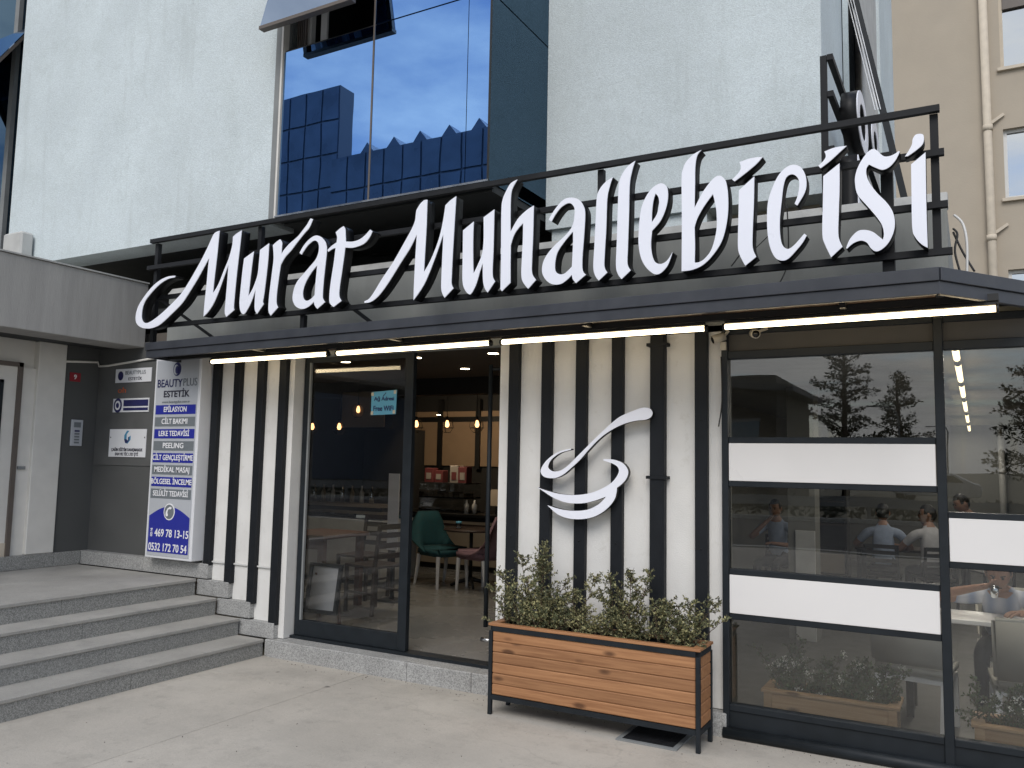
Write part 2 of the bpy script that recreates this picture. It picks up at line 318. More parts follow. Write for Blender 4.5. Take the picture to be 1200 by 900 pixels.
def spline(pts, step=5):
    """closed outline; a third entry marks a corner"""
    n = len(pts); o = []
    for i in range(n):
        p1, p2 = pts[i], pts[(i+1) % n]; a, b = Vector(p1[:2]), Vector(p2[:2])
        p0 = Vector(pts[i-1][:2]) if len(p1) == 2 else a - (b-a)*.3
        p3 = Vector(pts[(i+2) % n][:2]) if len(p2) == 2 else b + (b-a)*.3
        if len(p1) == 3: p0 = a*1.0 - (b-a)*.0001
        if len(p2) == 3: p3 = b + (b-a)*.0001
        k = max(1, min(step, int((b-a).length/9)))
        for j in range(k):
            t = j/k
            o.append(.5*((2*a) + (b-p0)*t + (2*p0-5*a+4*b-p3)*t*t + (3*a-p0-3*b+p3)*t**3))
    return o
def outline_mesh(loops, origin, scale, Y, depth, inset=0):
    """2D curve -> filled solid standing in the plane Y (pixel outline unprojected), extruded back"""
    cu = bpy.data.curves.new('outline', 'CURVE'); cu.dimensions = '2D'; cu.fill_mode = 'BOTH'
    for lp in loops:
        sp = cu.splines.new('POLY'); q = [P(origin[0]+p[0]/scale, origin[1]+p[1]/scale, Y=Y) for p in spline(lp)]
        sp.points.add(len(q)-1); sp.use_cyclic_u = True
        for k, v in enumerate(q): sp.points[k].co = (v.x, v.z, 0, 1)
    cu.extrude = depth/2; cu.offset = inset
    return curve_mesh(cu, lambda v: Vector((v.x, Y + depth/2 - v.z, v.y)))
def curve_mesh(cu, f):
    o = bpy.data.objects.new('tmp', cu); col.objects.link(o); dg = bpy.context.evaluated_depsgraph_get(); dg.update()
    me = bpy.data.meshes.new_from_object(o.evaluated_get(dg)); me.name = 'shape'; bpy.data.objects.remove(o); bpy.data.curves.remove(cu)
    me.materials.clear()
    for v in me.vertices: v.co = f(v.co)
    bm = bmesh.new(); bm.from_mesh(me); bmesh.ops.remove_doubles(bm, verts=bm.verts, dist=1e-5); bmesh.ops.recalc_face_normals(bm, faces=bm.faces); bm.to_mesh(me); bm.free()
    return me
def text(s, c, right, size, m, parent, width=None, bold=0.0, up=Vector((0, 0, 1)), name='lettering', thick=.0012):
    """centre c, reading direction right, cap height about size; width squeezes the line to fit"""
    cu = bpy.data.curves.new('t', 'FONT'); cu.body = s; cu.align_x = 'CENTER'; cu.align_y = 'CENTER'; cu.size = size/.72; cu.extrude = thick; cu.offset = bold*size; cu.resolution_u = 3
    right = Vector(right).normalized(); nrm = right.cross(up)
    o = bpy.data.objects.new('tmp', cu); col.objects.link(o); bpy.context.view_layer.update(); wd = o.dimensions.x; bpy.data.objects.remove(o)
    k = width/wd if width and wd else 1
    me = curve_mesh(cu, lambda v: Vector(c) + right*v.x*k + up*v.y + nrm*v.z)
    return link(name, me, m, parent)
def copy_tree(o, parent=None):
    c = o.copy(); col.objects.link(c)
    if parent: c.parent = parent
    for ch in list(o.children): copy_tree(ch, c)
    return c

# ================================================================ THE SETTING
W = 5.2            # plane of the cafe's plaster wall
def sheet(name, x0, x1, y0, y1, z, m):
    bm = bmesh.new(); bm.faces.new([bm.verts.new(p) for p in ((x0,y0,z),(x1,y0,z),(x1,y1,z),(x0,y1,z))]); o = bm_obj(name, bm, m); o['kind'] = 'structure'; return o
bm = bmesh.new()      # the terrain, left open under the sunken dining room
xs, ys = (-600, -3.2, 8.0, 600), (-600, 5.16, 18.6, 600)
for i in range(3):
    for j in range(3):
        if i == 1 and j == 1: continue
        bm.faces.new([bm.verts.new(p) for p in ((xs[i],ys[j],-.012),(xs[i+1],ys[j],-.012),(xs[i+1],ys[j+1],-.012),(xs[i],ys[j+1],-.012))])
o = bm_obj('ground', bm, 'earth'); o['kind'] = 'structure'
pav = bpy.data.objects.new('pavement', None); col.objects.link(pav); WL[pav] = Vector((0, 0, 0)); tag(pav, kind='structure')
jx = [-12, -8, -4.07, -.2, 3.6, 7.5, 11.4]; jy = [-7, -3.2, .8, 4.58, 5.15]
for i in range(len(jx)-1):
    for j in range(len(jy)-1):
        box('slab', jx[i]+.002, jx[i+1]-.002, jy[j]+.002, jy[j+1]-.002, -.10, random.uniform(-.0012, .0), 'concrete', pav)
box('joint_bed', -12, 11.4, -7, 5.15, -.09, -.009, 'soil', pav)
sheet('road', -300, 300, -17, -7.3, -.008, 'asphalt')
o = box('road_kerb', -300, 300, -7.3, -7.06, -.09, .02, 'cap_concrete'); o['kind'] = 'structure'
o = box('far_kerb', -300, 300, -17.3, -17, -.09, .12, 'cap_concrete'); o['kind'] = 'structure'

# ---------------------------------------------------------------- entrance steps and landing
st = thing('entrance_steps', (-6.5, 3.5, 0), 'four grey granite steps rising to a landing beside the cafe door', 'steps')
SX = (-5.13, -5.42, -5.70, -5.965); SZ = (.135, .272, .412, .552)
for i in range(4):
    z0 = SZ[i-1] if i else 0
    nx = SX[i+1] if i < 3 else -7.66
    y0 = 0.2
    for a, b in ((y0, 2.0), (2.003, 3.9), (3.903, 5.118)):
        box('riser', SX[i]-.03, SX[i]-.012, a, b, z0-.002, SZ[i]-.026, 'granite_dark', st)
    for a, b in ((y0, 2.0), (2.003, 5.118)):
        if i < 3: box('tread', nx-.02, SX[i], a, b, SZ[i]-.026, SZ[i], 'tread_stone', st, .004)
for a, b in ((0.2, 2.6), (2.604, 5.118)):
    for c, d in ((-7.66, -6.85), (-6.846, -5.965)): box('landing_slab', c, d, a, b, SZ[3]-.026, SZ[3], 'tread_stone', st, .003)
box('core', -7.6, -6.1, .25, 5.1, 0, SZ[3]-.03, 'granite_dark', st)

# ---------------------------------------------------------------- cafe building
cafe = thing('cafe_building', (-3.5, 5.2, 0), 'single-storey cafe front with white plaster, black battens and large dark-framed panes', 'building')
# white wall, bottom stepped beside the stairs
def wallpoly(pts, y0, y1, m, name='wall'): return prism(name, [(x, y0, z) for x, z in pts], (0, y1-y0, 0), m, cafe)
wallpoly([(-6.0, .68), (-5.865, .68), (-5.865, .545), (-5.605, .545), (-5.605, .405), (-5.34, .405), (-5.34, .262), (-5.10, .262), (-5.10, .14), (-5.0, .14), (-5.0, 2.5), (-6.0, 2.5)], W, W+.14, 'white_plaster')
box('wall', -3.0, -1.375, W, W+.14, .14, 2.5, 'white_plaster', cafe)
bar('conduit', (-5.86, W-.012, .70), (-5.09, W-.012, .70), .012, 'pvc_white', cafe)
# granite plinth stones
for x0, x1, z0, z1 in ((-5.99, -5.605, .413, .545), (-5.73, -5.34, .273, .405), (-5.47, -5.06, .136, .262), (-7.66, -6.72, .553, .68), (-6.717, -5.866, .553, .68)):
    box('plinth_stone', x0, x1, W-.055, W+.05, z0, z1, 'granite', cafe, .004)
for x0, x1 in ((-5.128, -3.70), (-3.697, -3.145), (-3.142, -2.2), (-2.197, -1.352)):
    box('kerb_stone', x0, x1, 5.12, W-.002 if x0 > -3.1 else 5.36, -.02, .136 + random.uniform(-.002, .002), 'granite', cafe, .006)
# battens
def batten(x, z):
    o = box('batten', x, x+.08, W-.047, W-.001, z+random.uniform(-.006, .004), 2.5, 'black_batten', cafe, .003); dx_ = random.uniform(-.004, .004)
    for v in o.data.vertices: v.co.x += dx_*(2.5-v.co.z)/2.5
    for zs in (z+.12, z+.95, z+1.75): tube('screw', [(x+.04, W-.0495, zs), (x+.04, W-.046, zs)], .006, 'sign_steel', o, 8)
for x, z in ((-5.939, .672), (-5.671, .535), (-5.392, .392), (-5.133, .250)):
    batten(x, z)
for x in (-2.905, -2.643, -2.380, -2.117, -1.55):
    batten(x, .145)
dp = box('downpipe', -1.842, -1.745, W-.065, W-.002, .145, 2.5, 'black_batten', cafe, .008)
for z in (1.52, 2.38): box('clamp', -1.862, -1.725, W-.075, W-.001, z, z+.02, 'black_batten', dp)
# sliding entrance door
DY = 5.30
door = bpy.data.objects.new('sliding_door', None); col.objects.link(door); door.parent = cafe; WL[door] = WL[cafe]
box('sill_track', -5.0, -3.0, DY-.03, DY+.09, .136, .158, 'frame_metal', door)
box('stile', -4.985, -4.925, DY, DY+.045, .16, 2.5, 'frame_metal', door, .003)
box('stile', -3.925, -3.845, DY-.004, DY+.045, .16, 2.5, 'frame_metal', door, .003)
box('bottom_rail', -4.925, -3.925, DY, DY+.045, .16, .285, 'frame_metal', door, .003)
box('top_rail', -4.925, -3.925, DY, DY+.045, 2.42, 2.5, 'frame_metal', door)
box('pane', -4.925, -3.925, DY+.018, DY+.026, .285, 2.42, 'glass_door', door)
box('glazing_bead', -4.925, -4.908, DY-.003, DY+.017, .285, 2.42, 'soffit_paint', door)
box('stile', -3.062, -3.004, DY+.05, DY+.095, .16, 2.5, 'frame_metal', door, .003)
hd = tube('handle', [(-3.145, DY+.01, .42), (-3.145, DY+.01, 2.33)], .017, 'frame_metal', door)
for z in (.44, 2.30): tube('bolt', [(-3.145, DY+.01, z), (-3.04, DY+.06, z)], .011, 'frame_metal', hd)
tube('latch', [(-3.16, DY-.02, .335), (-3.08, DY-.02, .335)], .016, 'steel', door)
box('jamb', -5.0, -4.987, W+.14, W+.2, .14, 2.5, 'white_plaster', cafe)
# big window front
GY = 5.15
fr = bpy.data.objects.new('window_front', None); col.objects.link(fr); fr.parent = cafe; WL[fr] = WL[cafe]
def rail(x0, x1, z0, z1, n='rail', d=.0): box(n, x0, x1, GY-d, GY+.06, z0, z1, 'frame_metal', fr, .003)
rail(-1.375, -1.337, .05, 2.45, 'post', .012); rail(-.192, -.145, .05, 2.45, 'post', .012); rail(.43, .48, .05, 2.45, 'post', .012)
for x0, x1 in ((-1.337, -.192), (-.145, .43)):
    rail(x0, x1, 2.275, 2.325); rail(x0, x1, 2.43, 2.47); rail(x0, x1, .155, .192, 'rail', .008)
    box('kick_panel', x0, x1, GY+.004, GY+.05, .05, .155, 'frame_metal', fr)
    box('transom_board', x0, x1, GY+.026, GY+.04, 2.325, 2.43, 'transom_board', fr)
tube('base_trim', [(-1.37, GY-.02, .03), (.46, GY-.02, .03)], .034, 'frame_metal', fr, 10)
a, b = -1.337, -.192
for z0, z1 in ((1.752, 1.79), (1.487, 1.522), (.955, .99), (.69, .727)): rail(a, b, z0, z1)
for z0, z1 in ((1.522, 1.752), (.727, .955)): box('white_panel', a+.004, b-.004, GY-.006, GY+.03, z0, z1, 'panel_white', fr, .002)
for z0, z1 in ((1.79, 2.275), (.99, 1.487), (.192, .69)): box('pane', a, b, GY+.026, GY+.034, z0, z1, 'glass_clear', fr)
a, b = -.145, .43
for z0, z1 in ((1.352, 1.385), (1.085, 1.12)): rail(a, b, z0, z1)
box('white_panel', a+.004, b-.004, GY-.006, GY+.03, 1.12, 1.352, 'panel_white', fr, .002)
for z0, z1 in ((1.385, 2.275), (.192, 1.085)): box('pane', a, b, GY+.026, GY+.034, z0, z1, 'glass_clear', fr)
# angled return of the window front
e0, e1 = Vector((.48, 5.18)), Vector((2.9, 8.5)); ed = (e1-e0).normalized()
for k in range(5):
    p = e0 + ed*k*1.02
    bar('post', (p.x, p.y, .0), (p.x, p.y, 2.47), .045, 'frame_metal', fr)
for z in (.1, 1.1, 1.38, 2.3, 2.44):
    bar('rail', (e0.x, e0.y, z), (e1.x, e1.y, z), .04, 'frame_metal', fr)
prism('pane', [(e0.x, e0.y, .1), (e1.x, e1.y, .1), (e1.x, e1.y, 2.44), (e0.x, e0.y, 2.44)], (.010, -.0073, 0), 'glass_return', fr)
prism('wall', [(e1.x, e1.y, -.2), (e1.x, 18.4, -.2), (e1.x, 18.4, 2.6), (e1.x, e1.y, 2.6)], (.15, 0, 0), 'room_wall', cafe)
# parapet above the shopfront
bm = bmesh.new(); add_box(bm, -6.66, -.105, W, W+.12, 2.46, 3.13); bmesh.ops.bevel(bm, geom=[e for e in bm.edges if abs(e.verts[0].co.x-e.verts[1].co.x) < .01 and abs(e.verts[0].co.y-e.verts[1].co.y) < .01], offset=.02, segments=2, affect='EDGES')
bm_obj('parapet', bm, 'parapet_paint', cafe)
prism('parapet', [(-.107, W+.1, 2.46), (-.107, W+.1, 3.12), (-.107, 12, 3.12), (-.107, 12, 2.46)], (-.12, 0, 0), 'parapet_paint', cafe)
prism('parapet_cap', [(-6.67, W-.004, 3.13), (-6.67, W+.05, 3.20), (-6.67, W+.20, 3.21), (-6.67, W+.20, 3.13)], (6.57, 0, 0), 'cap_concrete', cafe, .006)
box('roof_deck', -8.5, -.24, W+.13, 12, 2.92, 3.04, 'dark_soffit', cafe)
box('roof_deck', -.24, 3.0, 8.4, 18.5, 2.535, 2.56, 'dark_soffit', cafe)
prism('roof_deck', [(-.02, 5.435, 2.535), (.6, 5.435, 2.535), (3.0, 8.4, 2.535), (-.02, 8.4, 2.535)], (0, 0, .025), 'dark_soffit', cafe)
box('wall', -7.66, -6.0, 5.23, 5.37, .552, 2.7, 'grey_paint', cafe)

# ---------------------------------------------------------------- canopy over the shopfront
can = thing('entrance_canopy', (-3.2, 4.9, 2.45), 'dark grey metal canopy with angled corner over the cafe front', 'canopy')
FA, FB, FC = Vector((-6.26, 4.70)), Vector((-.13, 4.42)), Vector((.62, 5.45))
def strip(a, b, z0, z1, off, th, m, name, par):
    d = (b-a).normalized(); nn = Vector((d.y, -d.x)); a2, b2 = a+nn*off, b+nn*off
    return prism(name, [(a2.x,a2.y,z0),(b2.x,b2.y,z0),(b2.x,b2.y,z1),(a2.x,a2.y,z1)], (-nn.x*th, -nn.y*th, 0), m, par, .002)
for a, b in ((FA, FB), (FB, FC)):
    f = strip(a, b, 2.515, 2.58, .012, .03, 'fascia_metal', 'fascia_board', can)
    strip(a, b, 2.45, 2.513, 0, .03, 'fascia_metal', 'fascia_board', can)
strip(Vector((FA.x, W-.06)), FA, 2.515, 2.58, .012, .03, 'fascia_metal', 'fascia_board', can); strip(Vector((FA.x, W-.06)), FA, 2.45, 2.513, 0, .03, 'fascia_metal', 'fascia_board', can)
prism('deck', [(-6.24, 4.735, 2.535), (-.14, 4.455, 2.535), (.57, 5.43, 2.535), (-.02, 5.43, 2.535), (-.02, 5.19, 2.535), (-6.24, 5.19, 2.535)], (0, 0, .03), 'fascia_metal', can)
bm = bmesh.new(); 
for k in range(14):
    y0 = .035 + k*.036
    add_bar(bm, (-6.2, 4.70+y0, 2.497), (-.16, 4.42+y0, 2.497), .031, .02)
bmesh.ops.recalc_face_normals(bm, faces=bm.faces); bm_obj('soffit_slats', bm, 'slat_wood', can)
bar('carrier', (-6.2, 4.905, 2.468), (.12, 4.72, 2.468), .05, 'black_iron', can, .035)
for x in (-5.0, -3.6, -2.1, -.6): bar('joist', (x, 4.66, 2.475), (x, 5.15, 2.475), .03, 'black_iron', can, .03)
# tube lamps under the canopy
for i, (p, q) in enumerate((((248, 424), (395, 417)), ((403, 415.5), (587, 405.5)), ((598, 403.5), (832, 388)), ((852, 384.5), (1167, 361.5)))):
    a, b = P(*p, Z=2.412), P(*q, Z=2.412); a.y = 4.905-(a.x+6.2)*.0293; b.y = 4.905-(b.x+6.2)*.0293
    t = thing('tube_lamp', (a+b)/2, ['short lit tube lamp beside the beauty lightbox', 'lit tube lamp above the sliding door', 'lit tube lamp above the cup emblem', 'long lit tube lamp above the big window'][i], 'lamp', 'lit tube lamps in a row under the canopy')
    tube('tube', [a, b], .0155, 'led', t, 10)
    d = (b-a).normalized()
    for e, s in ((a, -1), (b, 1)): tube('end_cap', [e, e+d*s*.014], .021, 'black_iron', t, 10)
    bar('holder', a+Vector((0, 0, .026)), b+Vector((0, 0, .026)), .03, 'black_iron', t, .016)

# ---------------------------------------------------------------- office building above
off = thing('office_building', (-5, 6, 3.6), 'pale blue-grey rendered office block above the cafe with a projecting blue glass bay', 'building')
BY, RY = 5.058, 6.0
box('wall', -9.13, -5.24, BY, BY+.3, 3.60, 9, 'stucco', off)
box('wall', -3.06, -.88, RY, RY+.3, 3.53, 9, 'stucco', off)
box('wall_foot', -3.02, -1.72, RY+.04, RY+.3, 3.36, 3.53, 'stucco', off)
box('wall', -1.7, -.95, RY+.25, RY+.4, 2.95, 3.53, 'beige_trim', off)
box('wall_trim', -5.24, -5.17, BY-.01, BY+.1, 3.62, 9, 'soffit_paint', off)
box('wall_trim', -5.17, -5.15, BY-.02, BY+.05, 3.62, 9, 'cream_paint', off)
box('soffit', -9.1, -3.06, BY+.301, 6.6, 3.67, 3.78, 'dark_soffit', off)
box('back_wall', -9.1, -.95, 6.5, 6.6, 2.9, 3.8, 'dark_soffit', off)
# side wall and its window
box('wall', -.9, -.88, RY+.3, 7.12, 3.53, 9, 'stucco', off); box('wall', -1.1, -.88, 10.6, 12.6, 3.1, 9, 'stucco', off); box('wall', -1.1, -.88, 7.12, 10.6, 3.1, 3.75, 'stucco', off)
box('wall', -6, -1.1, 12.3, 12.6, 3, 9, 'stucco', off)
sw = bpy.data.objects.new('side_window', None); col.objects.link(sw); sw.parent = off; WL[sw] = WL[off]
box('frame', -.93, -.885, 7.13, 7.22, 3.75, 9, 'frame_metal', sw); box('frame', -.93, -.885, 8.0, 8.08, 3.75, 9, 'frame_metal', sw)
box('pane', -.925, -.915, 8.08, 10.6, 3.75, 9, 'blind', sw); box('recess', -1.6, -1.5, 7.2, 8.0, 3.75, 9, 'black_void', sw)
s0, s1, s2 = Vector((-.87, 7.25, 6.05)), Vector((-.584, 7.25, 4.56)), Vector((-.43, 7.25, 3.70))
for k, yy in enumerate((7.25, 8.9)):
    bm = bmesh.new(); add_bar(bm, (s0.x, yy, s0.z), (s2.x, yy, s2.z), .05, .06); bmesh.ops.recalc_face_normals(bm, faces=bm.faces); bm_obj('sash_stile', bm, 'frame_metal', sw)
bar('sash_rail', (s2.x, 7.25, s2.z), (s2.x, 8.9, s2.z), .06, 'frame_metal', sw)
prism('sash_pane', [(s0.x, 7.27, s0.z), (s2.x, 7.27, s2.z), (s2.x, 8.88, s2.z), (s0.x, 8.88, s0.z)], (.012, 0, .002), 'glass_side', sw)
for k in range(3): bar('sash_bead', (s0.x-.02-.02*k, 7.215, s0.z), (s1.x-.02-.02*k, 7.215, s1.z), .007, 'steel', sw)
# bay window
bay = bpy.data.objects.new('bay_window', None); col.objects.link(bay); bay.parent = off; WL[bay] = WL[off]
TZ = 5.115
for x0, x1 in ((-5.147, -4.172), (-4.156, -3.262), (-3.256, -3.062)):
    box('pane', x0, x1, BY, BY+.012, 3.66, TZ, 'glass_bay', bay)
for x0, x1 in ((-4.156, -3.262), (-3.256, -3.062)): box('pane', x0, x1, BY, BY+.012, TZ+.012, 7.5, 'glass_bay', bay)
box('mullion', -4.172, -4.156, BY-.004, BY+.05, 3.66, 7.5, 'brown_metal', bay)
box('transom', -5.147, -3.062, BY+.014, BY+.05, TZ-.01, TZ+.02, 'black_iron', bay)
box('sill', -5.16, -3.05, BY-.015, BY+.08, 3.615, 3.66, 'frame_metal', bay); box('sill_edge', -5.16, -3.05, BY-.022, BY-.016, 3.645, 3.66, 'steel', bay)
for z0, z1 in ((3.66, 5.1), (5.112, 7.5)): box('side_pane', -3.072, -3.06, BY+.014, RY-.002, z0, z1, 'glass_side', bay)
box('corner_post', -3.068, -3.058, BY-.003, BY+.013, 3.62, 7.5, 'black_iron', bay)
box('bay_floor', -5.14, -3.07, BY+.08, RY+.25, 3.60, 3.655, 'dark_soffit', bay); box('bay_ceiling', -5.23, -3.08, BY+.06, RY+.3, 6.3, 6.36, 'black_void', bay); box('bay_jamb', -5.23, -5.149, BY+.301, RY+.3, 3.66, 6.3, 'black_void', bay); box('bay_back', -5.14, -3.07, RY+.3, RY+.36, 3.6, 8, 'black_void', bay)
box('curtain', -5.13, -4.99, BY+.15, BY+.2, TZ+.03, 7, 'blind', bay); box('curtain', -4.93, -4.86, BY+.2, BY+.22, TZ+.03, 7, 'pvc_white', bay)
for k in range(5): box('curtain', -5.13+.022*k, -5.118+.022*k, BY+.12, BY+.14, TZ+.03, 7, 'brown_metal', bay)
# top-hung open sash of the bay
h0, h1 = Vector((BY-.02, 6.25)), Vector((BY-.285, 5.215))
def sash(x0, x1, par, ha, hb):
    s = prism('open_sash', [(x0, ha.x, ha.y), (x1, ha.x, ha.y), (x1, hb.x, hb.y), (x0, hb.x, hb.y)], (0, .012, .004), 'glass_sash', par)
    bar('sash_frame', (x0, hb.x+.02, hb.y-.012), (x1, hb.x+.02, hb.y-.012), .06, 'brown_metal', s, .028)
    for x in (x0+.02, x1-.02): bar('sash_frame', (x, ha.x+.03, ha.y), (x, hb.x+.03, hb.y), .04, 'brown_metal', s, .03)
sash(-5.16, -4.17, bay, h0, h1)
# window at the far left with open sash
lw = bpy.data.objects.new('recessed_window', None); col.objects.link(lw); lw.parent = off; WL[lw] = WL[off]
box('pane', -13, -9.14, BY+.35, BY+.36, 3.4, 9, 'glass_side', lw); box('recess', -13, -9.14, BY+.6, BY+.7, 3.4, 9, 'black_void', lw)
box('frame', -9.9, -9.82, BY+.3, BY+.36, 3.4, 9, 'soffit_paint', lw)
sash(-10.9, -9.55, lw, Vector((BY+.3, 6.6)), Vector((BY-.35, 5.55)))
box('pipe_cover', -8.95, -8.62, 4.9, 5.04, 3.3, 3.92, 'blind', off, .02)

# ---------------------------------------------------------------- entrance wing on the left
wing = thing('entrance_wing', (-7.66, 3, .55), 'dark grey entrance wall with a white framed door under a weathered concrete band', 'building')
XL = -7.66
box('concrete_band', -7.35, -7.0, -1.0, 5.24, 2.648, 3.27, 'stucco_band', wing, .006)
box('band_flashing', -7.36, -6.985, -1.0, 5.24, 3.272, 3.285, 'cap_concrete', wing)
box('soffit', -9.0, -7.35, -1, 5.24, 2.66, 2.75, 'dark_soffit', wing); box('roof', -9, -7.35, -1, 5.24, 3.1, 3.2, 'cap_concrete', wing)
box('wall', XL-.15, XL, 4.87, 5.235, .55, 2.66, 'grey_paint', wing)
box('pilaster', XL-.15, XL+.02, 4.60, 4.87, .682, 2.66, 'cream_paint', wing, .006)
for a, b in ((3.0, 4.2), (4.203, 4.87), (4.873, 5.14)): box('plinth_stone', XL-.1, XL+.03, a, b, .553, .68, 'granite_dark', wing, .004)
box('wall', XL-.2, XL-.06, 3.2, 4.60, 2.40, 2.66, 'cream_paint', wing)
ed_ = bpy.data.objects.new('entrance_door', None); col.objects.link(ed_); ed_.parent = wing; WL[ed_] = WL[wing]
box('jamb', XL-.06, XL-.02, 4.47, 4.60, .68, 2.40, 'cream_paint', ed_)
box('frame', XL-.05, XL+.005, 4.43, 4.47, .68, 2.44, 'brown_metal', ed_); box('frame', XL-.05, XL+.005, 3.2, 4.47, 2.40, 2.44, 'brown_metal', ed_)
box('stile', XL-.06, XL-.02, 4.31, 4.43, .68, 2.40, 'cream_paint', ed_); box('top_rail', XL-.06, XL-.02, 3.3, 4.31, 2.27, 2.40, 'cream_paint', ed_); box('bottom_rail', XL-.06, XL-.02, 3.3, 4.31, .68, .95, 'cream_paint', ed_)
box('kick_plate', XL-.02, XL-.012, 3.3, 4.43, .68, .80, 'beige_trim', ed_)
box('bead', XL-.03, XL-.008, 4.28, 4.31, .95, 2.27, 'frame_metal', ed_); box('bead', XL-.03, XL-.008, 3.3, 4.31, 2.245, 2.27, 'frame_metal', ed_)
box('pane', XL-.035, XL-.03, 3.3, 4.28, .95, 2.245, 'lens_black', ed_)
box('latch', XL-.02, XL-.005, 4.49, 4.56, 1.46, 1.49, 'soffit_paint', ed_)
tube('conduit', [(XL+.01, 4.87, 2.50), (XL+.01, 5.20, 2.53), (XL+.015, 5.215, 2.49), (-7.5, 5.215, 2.49), (-6.6, 5.215, 2.55)], .011, 'cream_paint', wing)

# ================================================================ SIGNS
SY = 4.64
sign = thing('shop_sign', (-3.2, 4.72, 2.58), 'large white script letters with black sides on a black steel frame above the canopy', 'sign')
for z, x0, x1 in ((3.505, -6.36, -.115), (3.265, -6.38, -.10), (2.985, -6.36, -.09), (2.735, -6.2, -.075)):
    box('rail', x0, x1, SY+.105, SY+.14, z-.0175, z+.0175, 'sign_steel', sign)
for x, z0, z1 in ((-6.31, 2.58, 3.487), (-.145, 2.75, 3.487), (-5.05, 3.28, 3.487), (-3.46, 2.75, 3.487), (-2.05, 3.0, 3.487), (-4.55, 2.58, 2.72)):
    box('post', x-.02, x+.02, SY+.142, SY+.18, z0, z1, 'sign_steel', sign)
box('post', -.41, -.35, SY+.145, SY+.21, 2.58, 3.32, 'sign_steel', sign)
for x in (-6.1, -4.3): bar('brace', (x-.1, SY+.13, 2.97), (x+.28, W-.05, 2.60), .025, 'sign_steel', sign)
